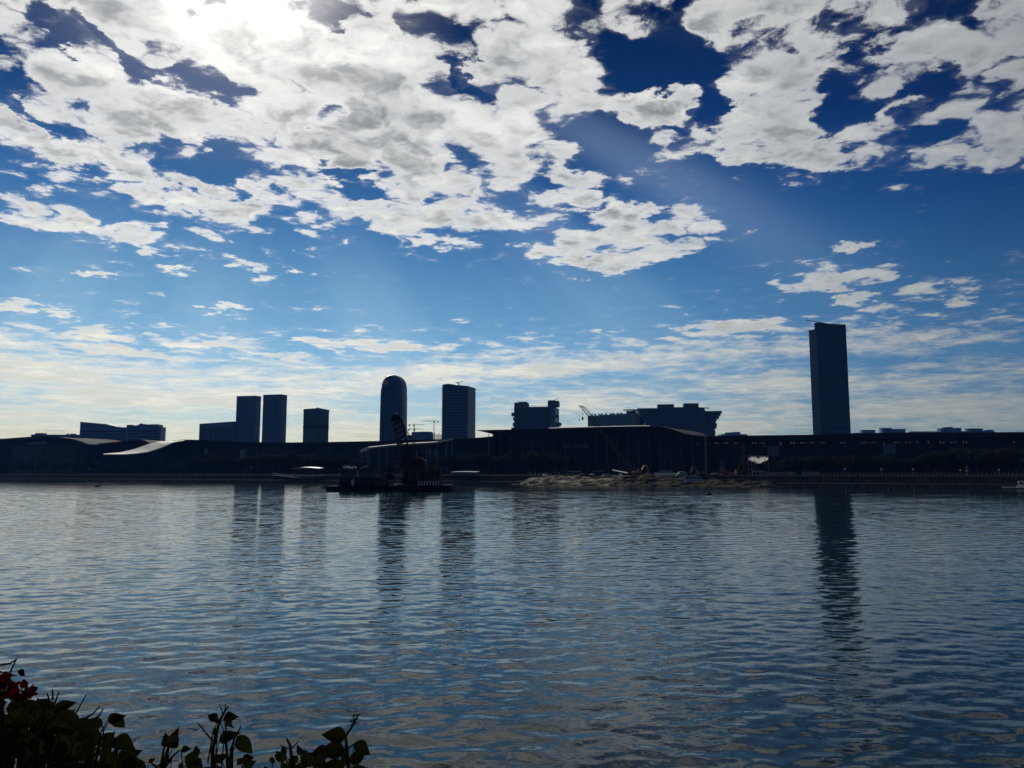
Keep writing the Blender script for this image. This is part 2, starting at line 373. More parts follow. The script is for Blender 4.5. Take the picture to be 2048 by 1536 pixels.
# river bed and wide ground sheet to the horizon
b = MB(); b.add([(-6000, -200, -2), (6000, -200, -2), (6000, 6500, -2), (-6000, 6500, -2)], [(0, 1, 2, 3)])
struct(b.build('ground', M_SOIL))
b = MB()                                              # far land, behind the quay line
pl = [(-3000, QA + QB * 3000 + 5), (300, QA - QB * 300 + 5.5), (2500, QA - QB * 300 - 200), (5900, 600), (5900, 6400), (-5900, 6400), (-5900, QA + QB * 3000 + 800)]
b.prism(pl, 0.5, GZ); struct(b.build('far_bank', M_SOIL))
b = MB()                                              # sloped stone embankment with two ledges and a coping
for x0 in range(-600, 330, 30):
    for (o0, z0, o1, z1) in ((-1.5, -2, .6, 1.6), (.6, 1.6, 3.0, 1.75), (3.0, 1.75, 4.4, 4.4), (4.2, 4.4, 5.6, 5.15)):
        A = Vector((x0, QA - QB * x0, 0)); B2 = Vector((x0 + 29.96, QA - QB * (x0 + 29.96), 0))
        a0, a1 = A + NQ * o0, A + NQ * o1; c0, c1 = B2 + NQ * o0, B2 + NQ * o1; back = NQ * 9
        b.add([(a0.x, a0.y, z0), (c0.x, c0.y, z0), (c1.x, c1.y, z1), (a1.x, a1.y, z1)], [(0, 1, 2, 3)])
struct(b.build('embankment', M_STONE))
# near bank: promenade with its quay edge, below and beside the camera
b = MB(); b.box(-60, 60, -30, 1.35, 3.2, 4.4); struct(b.build('promenade', M_CONCRETE))
b = MB(); b.box(-60, 60, 1.35, 2.35, -2, 4.38); struct(b.build('quay_wall', M_STONE))

from mathutils import noise as mnoise
def build_spit():                                     # the dug-over earth spit in front of the quay
    ctrl = [(998, 452), (1020, 440), (1060, 422), (1150, 405), (1300, 383), (1450, 367), (1530, 360), (1566, 363), (1590, 370)]
    def front(px):
        for (a, ya), (b_, yb) in zip(ctrl, ctrl[1:]):
            if a <= px <= b_: t = (px - a) / (b_ - a); return ya + (yb - ya) * t
        return ctrl[-1][1]
    b = MB(); NS, NT = 330, 40; rows = []
    for i in range(NS + 1):
        px = 998 + (1590 - 998) * i / NS; Yf = front(px); k = kx(px); row = []
        end = min(1, (px - 998) / 42, max(0, (1590 - px) / 40))
        top = 4.6 * (max(0, end) ** .8)
        for j in range(NT + 1):
            t = j / NT; Y = Yf - 1.5 + 30 * t + (70 * max(0, t - .82) / .18 if t > .82 else 0); X = k * Y
            n1 = mnoise.fractal(Vector((X * .045, Y * .10, 3.1)), 1.0, 2.0, 4)
            n2 = mnoise.fractal(Vector((X * .22, Y * .5, 7.7)), 1.0, 2.0, 4)
            tt = t / .72 + n1 * .16
            st = max(0, min(1, tt)); lev = st * 4.0
            z = (math.floor(lev) + min(1, max(0, (lev - math.floor(lev)) * 2.6 - .7)) ** .8) / 4.0
            z = .35 * st + .65 * z
            Z = -.6 + (top + .6) * z + (n2 * .55 + n1 * .35) * (1 - max(0, t - .7) / .3 if t > .7 else 1) * min(1, .25 + end)
            row.append(len(b.v)); b.v.append((X, Y, Z))
        rows.append(row)
    for i in range(NS):
        for j in range(NT): b.f.append((rows[i][j], rows[i + 1][j], rows[i + 1][j + 1], rows[i][j + 1]))
    m = mat('sandy fill', (.29, .26, .205), .95, .1, var=.3, scale=.25, bump=.25, bscale=.9)
    nt = m.node_tree; g = G(nt); pb = nt.nodes['Principled BSDF']; old = pb.inputs['Base Color'].links[0].from_socket
    pos = g.new('ShaderNodeNewGeometry').outputs['Position']
    n1 = g.noise(g.v('MULTIPLY', pos, (.05, .12, .9)), 1.0, 5, .62); n2 = g.noise(pos, .5, 6, .65)
    xs = g.step(g.sep(pos)[0], 10, 95, .06, -.10)
    f = g.step(g.m('ADD', g.m('ADD', g.m('MULTIPLY', n1, .7), g.m('MULTIPLY', n2, .3)), xs), .47, .60)
    nt.links.new(g.mix(f, c4(.022, .018, .013), old), pb.inputs['Base Color'])
    o = struct(b.build('earth_spit', m)); return o
build_spit()

# ---------------------------------------------------------------- towers behind the halls
class Tower:
    """box tower: origin at its near corner, front face along -x, right-hand face along +y (local)"""
    def __init__(s, name, label, corner_px, Y, yaw, left_px, right_px, top_py, group=None, cat='building', wall=None, wall_name='wall', depth=None):
        k = kx(corner_px); s.B = (k * Y, Y); s.Y = Y; a = R(yaw)
        s.ex = (math.cos(a), math.sin(a)); s.ey = (-math.sin(a), math.cos(a))
        s.w = reach(s.B, (-s.ex[0], -s.ex[1]), left_px)
        s.d = depth if depth else reach(s.B, s.ey, right_px)
        s.h = zat(corner_px, top_py, Y) - GZ
        s.cpx = corner_px
        s.root = thing(name, label, cat, (s.B[0], s.B[1], GZ), a, group)
        if wall: MB().box(-s.w, 0, 0, s.d, -1, s.h).build(wall_name, wall, s.root)
    def z(s, py): return zat(s.cpx, py, s.Y) - GZ
    def x(s, px):                                     # local x on the front face at this column
        return -reach(s.B, (-s.ex[0], -s.ex[1]), px)
    def grid(s, x0, x1, z0, z1, nc, nr, fw=.6, fh=.65, glass=None, face='front', proud=.06, sill=None):
        """windows, each one an object; shared mesh"""
        cw, ch = (x1 - x0) / nc, (z1 - z0) / nr
        w2, h2 = cw * fw / 2, ch * fh / 2
        me = (MB().box(-w2, w2, -proud, .25, -h2, h2) if face == 'front' else MB().box(-.25, proud, -w2, w2, -h2, h2)).mesh('window')
        me.materials.append(glass or M_GLASS2)
        for i in range(nc):
            for j in range(nr):
                u = x0 + (i + .5) * cw; zc = z0 + (j + .5) * ch
                inst('window', me, s.root, (u, 0, zc) if face == 'front' else (0, u, zc))
    def bands(s, name, z0, z1, n, th, m, out=.5, x0=None, x1=None, both=True, d=None):
        """a run of floor edges: each one a ring-like slab proud of the wall"""
        x0 = -s.w if x0 is None else x0; x1 = 0 if x1 is None else x1; d = d or s.d
        me = MB().box(x0 - out, x1 + out, -out, d + out, -th / 2, th / 2).mesh(name); me.materials.append(m)
        for j in range(n): inst(name, me, s.root, (0, 0, z0 + (z1 - z0) * (j + .5) / n))
    def fins(s, name, x0, x1, n, z0, z1, m, w=.35, out=.7, face='front'):
        me = (MB().box(-w / 2, w / 2, -out, 0, z0, z1) if face == 'front' else MB().box(0, out, -w / 2, w / 2, z0, z1)).mesh(name); me.materials.append(m)
        for i in range(n):
            u = x0 + (x1 - x0) * (i + .5) / n
            inst(name, me, s.root, (u, 0, 0) if face == 'front' else (0, u, 0))
    def part(s, name, mb, m, smooth=False): return mb.build(name, m, s.root, smooth)

M_NAVY = mat('navy curtain glass', (.007, .018, .050), .4, .3, var=.25, scale=.05)
M_NAVYF = mat('navy metal fin', (.014, .032, .075), .5, .3, var=.15)
# long hospital-like block on the left: two joined slabs
t = Tower('office_block', 'long blue grey slab block with sloping roofline above the arched hall', 250, 1330, 6, 154.5, 262, 855, wall=None)
h0, h1 = t.z(846.5) + 2, t.z(855)
t.part('wall', MB().slabxz([(-t.w, -1), (0, -1), (0, h1), (t.x(226), h1 + .8), (t.x(224), t.z(852)), (t.x(209), t.z(849)), (t.x(208), t.z(848.5)), (-t.w, h0)], 0, 26), M_ALU)
for j in range(15):
    zz = 3 + j * (h1 - 6) / 15
    MB().box(-t.w + 2, -2, -.12, .1, zz, zz + 2.0).build('window_band', M_GLASS2, t.root)
b0, b1 = t.x(262) * 0 - 2, 0
x2 = -t.x(250) * 0
wR = reach(t.B, t.ex, 319)
px_x = lambda px: reach(t.B, t.ex, px)
t.part('wing', MB().slabxz([(.02, -1), (wR, -1), (wR, t.z(853)), (px_x(313), t.z(853.2)), (px_x(313), t.z(848.3)), (px_x(280), t.z(849)), (px_x(279.5), t.z(847)), (px_x(275.5), t.z(847)),
        (px_x(275), t.z(849.2)), (px_x(266), t.z(851.8)), (px_x(263), t.z(849.8)), (.02, t.z(850))], -4, 22), M_ALU)
for j in range(15):
    zz = 3 + j * (h1 - 5) / 15
    MB().box(3, px_x(312), -4.12, -3.9, zz, zz + 2.0).build('window_band', M_GLASS2, t.root)
me = MB().box(0, 5.2, -4.5, 2, -.3, .3).mesh('balcony'); me.materials.append(M_CONC)
for j in range(9): inst('balcony', me, t.root, (wR, 0, 22 + j * 6.2))
t = Tower('low_block', 'low pale slab roof edge just left of the long blue block', 155, 1500, 8, 57, 160, 869.5, wall=M_ALU)
MB().box(-t.w + 4, -t.w + 20, 6, 18, t.h, t.h + 3).build('roof_plant', M_ALU, t.root)
me = MB().box(0, 4, 6, 10, 0, 2.2).mesh('roof_plant'); me.materials.append(M_ALU)
for q in (10, 15, 22): inst('roof_plant', me, t.root, (-q - 4, 0, t.h))
for j in range(5): MB().box(-t.w + 2, -2, -.12, .1, t.h - 4.5 - j * 5, t.h - 2 - j * 5).build('window_band', M_GLASS2, t.root)

# twin towers with a long podium
t1 = Tower('office_tower', 'left twin tower with fine window grid and long L-shaped podium', 506, 1300, -16, 467.5, 517, 793, wall=M_ALU)
t1.grid(t1.x(468.5), t1.x(500), t1.z(878), t1.z(800), 12, 22, .55, .62)
t1.fins('corner_pier', .2, t1.d * .98, 3, 0, t1.h + .3, M_CONC2, w=t1.d * .12, out=.5, face='side')
t1.fins('pier', t1.x(501), -.3, 2, 0, t1.h + .2, M_CONC, w=1.6, out=.5)
t1.part('parapet', MB().box(-t1.w - .2, .2, -.2, t1.d + .2, t1.h, t1.h + 1.5), M_ALU)
xl = t1.x(397)
pod = t1.part('podium', MB().slabxz([(xl, -1), (-t1.w - .03, -1), (-t1.w - .03, t1.z(842.2)), (xl, t1.z(845.5))], -3, 24), M_ALU)
t1.part('podium_slot', MB().box(t1.x(425), t1.x(429), -3.4, -2.9, 0, t1.z(853)), M_GLASS)
t1.part('podium_slot', MB().box(t1.x(429.02), t1.x(467), -3.35, -2.95, t1.z(854), t1.z(852.8)), M_GLASS)
pw = MB().box(-.75, .75, -.3, .2, -2.2, 2.2).mesh('window'); pw.materials.append(M_GLASS2)
for i in range(26):
    for j in range(6):
        px = 400 + i * 2.55
        if 424 < px < 430.5: continue
        inst('window', pw, pod, (t1.x(px), -3, t1.z(856.5) - 1 - j * 4.9))
t2 = Tower('office_tower', 'right twin tower with fine window grid, standing free of the podium', 558, 1270, -15, 521, 569.5, 790.5, wall=M_ALU)
t2.grid(t2.x(523), t2.x(553), t2.z(880), t2.z(798), 12, 23, .55, .62)
t2.fins('corner_pier', .2, t2.d * .98, 3, 0, t2.h + .3, M_CONC2, w=t2.d * .10, out=.5, face='side')
t2.fins('pier', t2.x(554), -.3, 2, 0, t2.h + .2, M_CONC, w=1.6, out=.5)
t2.part('parapet', MB().box(-t2.w - .2, .2, -.2, t2.d + .2, t2.h, t2.h + 1.6), M_ALU)

# teal glass tower
t = Tower('glass_tower', 'short teal glass tower with dark plant band and red roof sign', 634, 1080, -22, 603.5, 655, 816, wall=None)
t.part('curtain_wall', MB().box(-t.w, 0, 0, t.d, -1, t.h - 3.2), M_TEAL)
t.part('crown', MB().hexa([(-t.w - .3, -.3, t.h - 3.2), (.3, -.3, t.h - 3.2), (.3, t.d + .3, t.h - 3.2), (-t.w - .3, t.d + .3, t.h - 3.2),
                           (-t.w - .3, -.3, t.h - .8), (.3, -.3, t.h), (.3, t.d + .3, t.h - .8), (-t.w - .3, t.d + .3, t.h - 1.2)]), M_GLASS)
t.part('plant_band', MB().box(-t.w - .25, .25, -.25, t.d + .25, t.z(855.5), t.z(852)), M_BLACK)
t.fins('mullion', -t.w, 0, 12, 0, t.h - 3.3, M_ALU, w=.18, out=.2)
t.fins('mullion', 0, t.d, 9, 0, t.h - 3.3, M_ALU, w=.18, out=.2, face='side')
t.part('roof_sign', MB().box(-4.0, -1.2, .6, 1.0, t.h - .6, t.h + .7), M_RED)

# round-topped tower with the flower emblem
def dome_tower():
    Y = 1120; k = kx(777.5); root = thing('round_topped_tower', 'tall round-topped tower with ribbed facade and round golden flower emblem', 'building', (k * Y, Y, GZ), R(-14))
    s = Y / F; zl = [(880, 25.8, 0), (850, 25.3, 0), (820, 25.0, 0), (800, 24.7, 0), (785, 24.3, 0), (773, 23.9, 0), (766, 22.6, 0), (760, 20.6, 0), (755.5, 17.5, 0), (752, 13.4, 0), (749.8, 8.8, 0), (748.4, 3.0, 0)]
    prof = [((zat(788, py, Y) - GZ), hw * s) for py, hw, _ in zl]; prof = [(-1, prof[0][1] * 1.03)] + prof
    b = MB(); rings = []
    plan = []
    for i in range(40):                               # rounded square plan
        a = 2 * math.pi * i / 40; c, q = math.cos(a), math.sin(a); e = .5
        plan.append((math.copysign(abs(c) ** e, c), math.copysign(abs(q) ** e, q)))
    for z, hw in prof:
        sx = hw * .97; sy = 15 * min(1, .42 + .58 * hw / (24 * s))
        rings.append([len(b.v) + i for i in range(40)]); b.v += [(x * sx, 15 + y * sy, z) for x, y in plan]
    for r0, r1 in zip(rings, rings[1:]):
        for i in range(40): b.f.append((r0[i], r0[(i + 1) % 40], r1[(i + 1) % 40], r1[i]))
    b.f.append(tuple(rings[-1]))
    b.build('curtain_wall', M_GLASS, root)
    def hw_at(z):
        for (z0, w0), (z1, w1) in zip(prof, prof[1:]):
            if z0 <= z <= z1: return w0 + (w1 - w0) * (z - z0) / (z1 - z0)
        return 0
    n = 17
    for i in range(n):
        f = -0.94 + 1.88 * (i + .5) / n; hw0 = prof[1][1]
        # height where the shell still reaches this far out
        zz = 0
        while zz < prof[-1][0] - 3 and hw_at(zz) * .95 > abs(f) * hw0: zz += 1.0
        yo = 15 - 15 * (1 - min(.98, abs(f)) ** 4) ** .25 - .5
        bb = MB()
        zs = [0] + [z for z, _ in prof if 0 < z < zz] + [zz]
        for za, zb in zip(zs, zs[1:]):
            def yb(z): return 15 - (15 - yo) * min(1, .42 + .58 * hw_at(z) / (24 * s))
            xa = f * hw0 * .97 * min(1, hw_at(za) / hw0 + .02 * abs(f)); xb = f * hw0 * .97 * min(1, hw_at(zb) / hw0 + .02 * abs(f))
            bb.hexa([(xa - .32, yb(za) - .5, za), (xa + .32, yb(za) - .5, za), (xa + .32, yb(za) + .9, za), (xa - .32, yb(za) + .9, za),
                     (xb - .32, yb(zb) - .5, zb), (xb + .32, yb(zb) - .5, zb), (xb + .32, yb(zb) + .9, zb), (xb - .32, yb(zb) + .9, zb)])
        bb.build('rib', M_ALU, root)
    for py in (866, 848, 829, 811, 794, 778):         # setback cornices that notch the outline
        z = zat(788, py, Y) - GZ; w = hw_at(z) * .985
        MB().prism([(x * w * .995, 15 + y * 15.3) for x, y in plan], z - .5, z + .5).build('cornice', M_ALU, root)
    g = mat('gilded emblem', (.75, .60, .28), .4, .5, metal=.3, var=.1)
    cx, cz, yf = -6.9 * s * 1.35, zat(788, 764.5, Y) - GZ, -.9
    me = None
    for i in range(6):                                # six-petalled flower round an open ring
        a = 2 * math.pi * (i + .5) / 6; c, q = math.cos(a), math.sin(a); bb = MB()
        pts = [(1.3, -.35), (2.5, -1.0), (3.3, -.5), (3.3, .5), (2.5, 1.0), (1.3, .35)]
        bb.slabxz([(cx + u * c - w_ * q, cz + u * q + w_ * c) for u, w_ in pts], yf - .3, yf + 1.6); bb.build('emblem_petal', g, root)
dome_tower()

# banded tower with projecting floor edges
t = Tower('banded_tower', 'tower with projecting floor edges on every storey and roof crane', 935, 1010, -17, 883, 950, 770, wall=None)
t.part('wall', MB().slabxz([(-t.w, -1), (0, -1), (0, t.z(772)), (t.x(925), t.z(770.6)), (t.x(912), t.z(769.5)), (t.x(903), t.z(767.2)), (t.x(893), t.z(766)), (-t.w, t.z(767.5))], 0, t.d), M_GLASS)
t.bands('floor_edge', 0, t.z(772.5), 30, .9, M_ALU, out=.75)
t.fins('mullion', -t.w, 0, 16, 0, t.z(773), M_GLASS2, w=.3, out=.12)
c = MB(); zz = t.z(769); c.box(t.x(913) - .6, t.x(913) + .6, 5, 6.2, zz, zz + 3.4); c.tube((t.x(907), 5.6, zz + 3.6), (t.x(922), 5.6, zz + 4.6), .35); c.box(t.x(907.5), t.x(910), 5, 6.2, zz + 2.8, zz + 4.0)
t.part('roof_crane', c, M_STEEL)

# small far block with cranes, half built wing
t = Tower('far_block', 'low blue block under tower cranes between round-topped and banded towers', 863, 1620, 0, 822, 866, 863.5, wall=None)
t.part('wall', MB().slabxz([(-t.w, -1), (0, -1), (0, t.h - .5), (-5, t.h + .3), (-t.w * .5, t.h + .3), (-t.w, t.h - .7)], 0, 30), M_ALU)
t.part('wing', MB().box(-t.w - 9.4, -t.w - .02, 0, 25, -1, t.z(870)), M_ALU)
t.fins('pilaster', -t.w, 0, 9, 0, t.h - 1.5, M_GLASS2, w=1.6, out=.3)
fr = MB(); zt = t.z(867.5)
for i in range(5): fr.box(1 + i * 4.2, 2.2 + i * 4.2, 0, 1.2, -1, zt + (2 if i % 2 else -1))
for j in range(6): fr.box(1, 19, .1, 14, zt - 3 - j * 3.6, zt - 2.4 - j * 3.6)
t.part('concrete_frame', fr, M_CONC)
def tower_crane(px, Y, base_py, jib_py, left_px, right_px, counter, label):
    p = P(px, base_py, Y); root = thing('tower_crane', label, 'crane', (p.x, p.y, GZ), 0, 'tower cranes on the skyline')
    top = zat(px, jib_py, Y) - GZ; s = Y / F; xa = (left_px - px) * s; xb = (right_px - px) * s
    m = MB(); n = int(top / 5)
    for q in ((-.8, -.8), (.8, -.8), (.8, .8), (-.8, .8)): m.tube((q[0], q[1], 0), (q[0], q[1], top + 3), .22, 4)
    for i in range(n): m.tube((-.8, -.8, i * top / n), (.8, -.8, (i + 1) * top / n), .14, 4); m.tube((.8, .8, i * top / n), (-.8, .8, (i + 1) * top / n), .14, 4)
    m.build('mast', M_YEL, root)
    j = MB(); j.tube((xa, 0, top), (xb, 0, top), .28, 4); j.tube((xa * .9, 0, top + 1.3), (xb * .9, 0, top + 1.3), .2, 4)
    for i in range(14):
        u = xa + (xb - xa) * i / 14; v = xa + (xb - xa) * (i + 1) / 14; j.tube((u, 0, top), (v, 0, top + 1.3), .1, 4)
    j.build('jib', M_YEL, root)
    xc = xa if counter < 0 else xb
    MB().box(min(xc, xc * .75), max(xc, xc * .75), -1.2, 1.2, top - 2.6, top + .6).build('counterweight', M_CONC, root)
    MB().box(-1.6, 1.6, -1.2, 1.2, top - 2.4, top - .3).build('cab', M_WHITE, root)
    MB().tube((0, 0, top + 1), (xa * .8, 0, top + 1.2), .1, 4).tube((0, 0, top + 5), (xb * .7, 0, top + 1.2), .09, 4).tube((0, 0, top + 5), (xa * .7, 0, top + 1.2), .09, 4).build('tie', M_STEEL, root)
tower_crane(828, 1600, 864, 850, 817, 850, -1, 'higher of two stacked-looking tower cranes left of the low far block')
tower_crane(829, 1660, 864, 858.5, 816, 846, -1, 'lower of two stacked-looking tower cranes left of the low far block')
tower_crane(868, 1640, 866, 842.5, 842, 877, 1, 'tower crane with long left jib beside the banded tower')

# stepped block with two roof pylons
t = Tower('stepped_block', 'block with two square roof pylons and boxes jutting from its sides', 1111, 930, -10, 1028, 1119, 813, wall=M_ALU)
t.part('pylon', MB().box(t.x(1028.5), t.x(1055), .02, 14, t.h + .02, t.z(804)), M_CONC)
t.part('pylon', MB().box(t.x(1096), t.x(1117.5), .02, 14, t.h + .02, t.z(801.5)), M_CONC)
for (a, z0, z1) in ((1022.5, 831, 824), (1025, 852, 845), (1022, 858, 854), (1025.5, 839, 834)):
    t.part('side_box', MB().box(t.x(a), -t.w - .02, 1, 9, t.z(z0), t.z(z1)), M_CONC)
for (z0, z1, o) in ((851, 845, 6), (834, 829, 3), (858, 853, 5)): t.part('side_box', MB().box(.02, o, 3, 12, t.z(z0), t.z(z1)), M_CONC)
t.grid(t.x(1101), t.x(1110), t.z(856), t.z(818), 3, 7, .6, .6, glass=M_CONC2)
for j in range(10): t.part('window_band', MB().box(-t.w + 1.5, t.x(1100), -.14, .1, t.z(855 - j * 4.1), t.z(855 - j * 4.1) + 1.5), M_GLASS2)
rail = MB()
for i in range(16): rail.box(t.x(1056 + i * 2.5), t.x(1056 + i * 2.5) + .25, .3, .5, t.h, t.h + 1.4)
t.part('roof_rail', rail.box(t.x(1055.5), t.x(1095.5), .3, .5, t.h + 1.0, t.h + 1.2), M_STEEL)
z = t.z(804)
t.part('roof_crane', MB().box(t.x(1036), t.x(1053), 4, 6, z + .4, z + 1.2).tube((t.x(1032), 5, z + 2.0), (t.x(1038), 5, z + 1.0), .25).box(t.x(1045), t.x(1049), 4, 6, z, z + .4), M_STEEL)
z = t.z(801.5)
t.part('roof_crane', MB().box(t.x(1097), t.x(1110), 4, 6, z + .3, z + 1.1).path([(t.x(1108), 5, z + 1.2), (t.x(1112), 5, z + 1.9), (t.x(1114.5), 5, z + 3.0), (t.x(1116.5), 5, z + 4.2)], .3).box(t.x(1101), t.x(1104), 4, 6, z, z + .3), M_STEEL)

# pale framed block behind the crawler crane
t = Tower('framed_block', 'blue glass block with pale end panels behind the lattice crane boom', 1271, 870, -20, 1177, 1290, 826, wall=None)
t.part('wall', MB().slabxz([(-t.w, -1), (0, -1), (0, t.h), (-t.w, t.z(829.5))], 0, t.d), M_PALE)
t.part('end_panel', MB().box(-t.w - .1, t.x(1182), -.5, 3, -1, t.z(829)), M_CONC2)
t.part('end_panel', MB().box(.0, .5, .2, t.d * .42, -1, t.h - .2), M_CONC2)
t.part('end_panel', MB().box(.0, .5, t.d * .5, t.d * .97, -1, t.h - .2), M_CONC2)
t.grid(t.x(1186), t.x(1268), t.z(853), t.z(832), 16, 5, .6, .5, glass=M_TEAL)
t.part('roof_plant', MB().box(t.x(1253), t.x(1270), 4, 12, t.h - .3, t.z(821)).box(t.x(1246), t.x(1276), 3, 13, t.z(819.2), t.z(818)), M_CONC)
me = MB().box(-.9, .9, 2, 5, 0, 1.3).mesh('roof_unit'); me.materials.append(M_CONC)
for px in (1184, 1190, 1199, 1204, 1212, 1222, 1227, 1236, 1243): inst('roof_unit', me, t.root, (t.x(px), 0, t.h - 1.2 + (px - 1184) * .014))

# upside-down stepped building
t = Tower('inverted_step_building', 'wide building whose storeys step outward towards the top, with two roof boxes', 1413, 890, -6, 1290, 1430, 817, wall=None)
lp = [(817, 1278), (822, 1280), (827, 1284), (832, 1286.5), (837, 1290), (842, 1294.5), (847, 1299), (852, 1301.5), (857, 1301.5), (862, 1302), (867, 1302), (872, 1302), (882, 1302)]
rp = [(817, 1413), (822, 1447), (827, 1444), (832, 1441), (837, 1436), (842, 1434.5), (847, 1436.5), (852, 1435.5), (857, 1432), (862, 1433), (867, 1432.5), (872, 1430.5), (882, 1430)]
for (p0, a), (_, e), (p1, _2) in zip(lp, rp, lp[1:]):
    za, zb = t.z(p1), t.z(p0); xa, xb = t.x(a), reach(t.B, t.ex, e)
    MB().box(xa, xb, 0, 40, za + 1.0, zb - .02).build('storey', M_GLASS, t.root)
    MB().box(xa - .4, xb + .4, -.6, 40.5, za, za + .98).build('floor_edge', M_ALU, t.root)
t.part('roof_edge', MB().box(t.x(1277), reach(t.B, t.ex, 1425) * 0 + 0, -.8, 41, t.z(817) + .02, t.z(816) + .3), M_ALU)
t.part('roof_box', MB().box(t.x(1319), t.x(1352), 5, 20, t.z(816) + .3, t.z(807)), M_CONC)
t.part('roof_box', MB().box(t.x(1372), t.x(1402), 5, 20, t.z(816) + .3, t.z(805.5)), M_CONC)
t.part('roof_deck', MB().box(t.x(1340), t.x(1400), 1, 22, t.z(815) + .3, t.z(813.6)), M_ALU)
t.part('roof_arm', MB().hexa([(t.x(1402), 8, t.z(813.8)), (reach(t.B, t.ex, 1424), 8, t.z(815.8)), (reach(t.B, t.ex, 1424), 12, t.z(815.8)), (t.x(1402), 12, t.z(813.8)),
        (t.x(1402), 8, t.z(813)), (reach(t.B, t.ex, 1424), 8, t.z(814.2)), (reach(t.B, t.ex, 1424), 12, t.z(814.2)), (t.x(1402), 12, t.z(813))]).box(-.6, .2, 9, 11, t.z(817), t.z(814.8)), M_STEEL)
t.part('canopy', MB().box(t.x(1268), t.x(1279), 4, 16, t.z(818.5), t.z(817)), M_ALU)
t.part('notch', MB().box(0.5, 7, -.9, 1, t.z(850), t.z(825)), M_GLASS2)

# tall dark slab tower on the right
t = Tower('skyscraper', 'very tall dark blue slab tower with a stepped notch at its top left', 1645, 1160, 24, 1640, 1705.5, 645, wall=None, depth=10)
wR = reach(t.B, t.ex, 1705.5); d1, d2 = reach(t.B, t.ey, 1641), reach(t.B, t.ey, 1629.5)
t.part('curtain_wall', MB().slabxz([(0, -1), (wR, -1), (wR, t.z(642.8)), (wR * .5, t.z(644.6)), (0, t.z(645))], 0, d1), M_NAVY)
t.part('side_volume', MB().box(0.01, wR - .01, d1 + .02, d2, -1, t.z(657.5)), M_NAVY)
for (pa, pb) in ((721.5, 718), (787.5, 784.5), (856.5, 853)):
    t.part('plant_band', MB().box(1, wR - 1, -.35, .2, t.z(pa), t.z(pb)), M_BLACK)
t.fins('mullion', .5, wR - .5, 22, 0, t.z(646.5), M_NAVYF, w=.25, out=.35)
me = MB().box(-.25, .02, d1 + .1, d2, -.5, .5).mesh('floor_edge'); me.materials.append(M_NAVYF)
for j in range(48): inst('floor_edge', me, t.root, (0, 0, 4 + j * 4.35))
me = MB().box(.2, wR - .2, -.2, .1, -.25, .25).mesh('floor_line'); me.materials.append(M_NAVYF)
for j in range(50): inst('floor_line', me, t.root, (0, 0, 6 + j * 4.35))
z = t.z(645)
t.part('roof_crane', MB().tube((wR * .45, 4, z + .8), (-15, 4, z + 3.2), .5).tube((-14.2, 4, z + 3.0), (-15.2, 4, z + 4.8), .35).box(wR * .3, wR * .42, 3, 5.5, z, z + 1.1), M_BLACK)

# low far roofs on the right
def far_roof(label, l, r, top, blocks, Y=1500):
    t = Tower('far_roof_building', label, r, Y, 0, l, r + 4, top, wall=M_ALU, depth=30, group='far low roofs on the right')
    for (a, b_, p) in blocks: t.part('roof_block', MB().box(t.x(a), t.x(b_), 3, 14, t.h + .01, t.z(p)).box(t.x(a) - 1, t.x(b_) + 1, 2.5, 14.5, t.z(p) + .01, t.z(p) + 1.2), M_ALU)
    return t
far_roof('low far roof with a small raised box left of the tall dark tower', 1445, 1497, 868.2, [(1456, 1470, 866), (1471, 1484, 865)])
far_roof('low far roof with two raised boxes right of the tall dark tower', 1712, 1822, 865.5, [(1731, 1756, 860.8), (1770, 1789, 857), (1790.5, 1817, 859)])
t = far_roof('low far roof edge with a row of small vents', 1823, 1885, 864, [])
me = MB().box(-.7, .7, 0, 3, 0, 1.4).mesh('vent'); me.materials.append(M_ALU)
for i in range(20): inst('vent', me, t.root, (t.x(1826 + i * 3), 0, t.h + .01))
far_roof('low far roof with four raised boxes near the right edge', 1887, 1996, 862.5, [(1888, 1897.5, 858), (1898.5, 1912, 855), (1913, 1930, 857), (1944, 1973, 858), (1981, 1994, 860.8)])

# ---------------------------------------------------------------- exhibition halls along the bank
HA, HB = 592.0, .60
def hall(px, py, back=0.0):
    k = kx(px); Y = (HA + back * math.hypot(1, HB)) / (1 + HB * k); return Vector((k * Y, Y, zat(px, py, Y)))
def interp(tab, x):
    for (a, ya), (b_, yb) in zip(tab, tab[1:]):
        if a <= x <= b_: return ya + (yb - ya) * (x - a) / (b_ - a)
    return tab[0][1] if x < tab[0][0] else tab[-1][1]
def hall_wall(root, tab, n, under, back=0.0, depth=60, name='wall', m=M_HALL, sink=0.0):
    """solid wall whose top follows tab (columns, rows), world coordinates"""
    b = MB(); a, e = tab[0][0], tab[-1][0]; vs = []
    for i in range(n + 1):
        px = a + (e - a) * i / n; p = hall(px, interp(tab, px) + sink, back); q = p + NQ * depth
        vs.append([(p.x, p.y, under), (p.x, p.y, p.z), (q.x, q.y, p.z), (q.x, q.y, under)])
    for i in range(n):
        c, d = vs[i], vs[i + 1]; b.hexa([c[0], d[0], d[3], c[3], c[1], d[1], d[2], c[2]])
    return b.build(name, m, root)
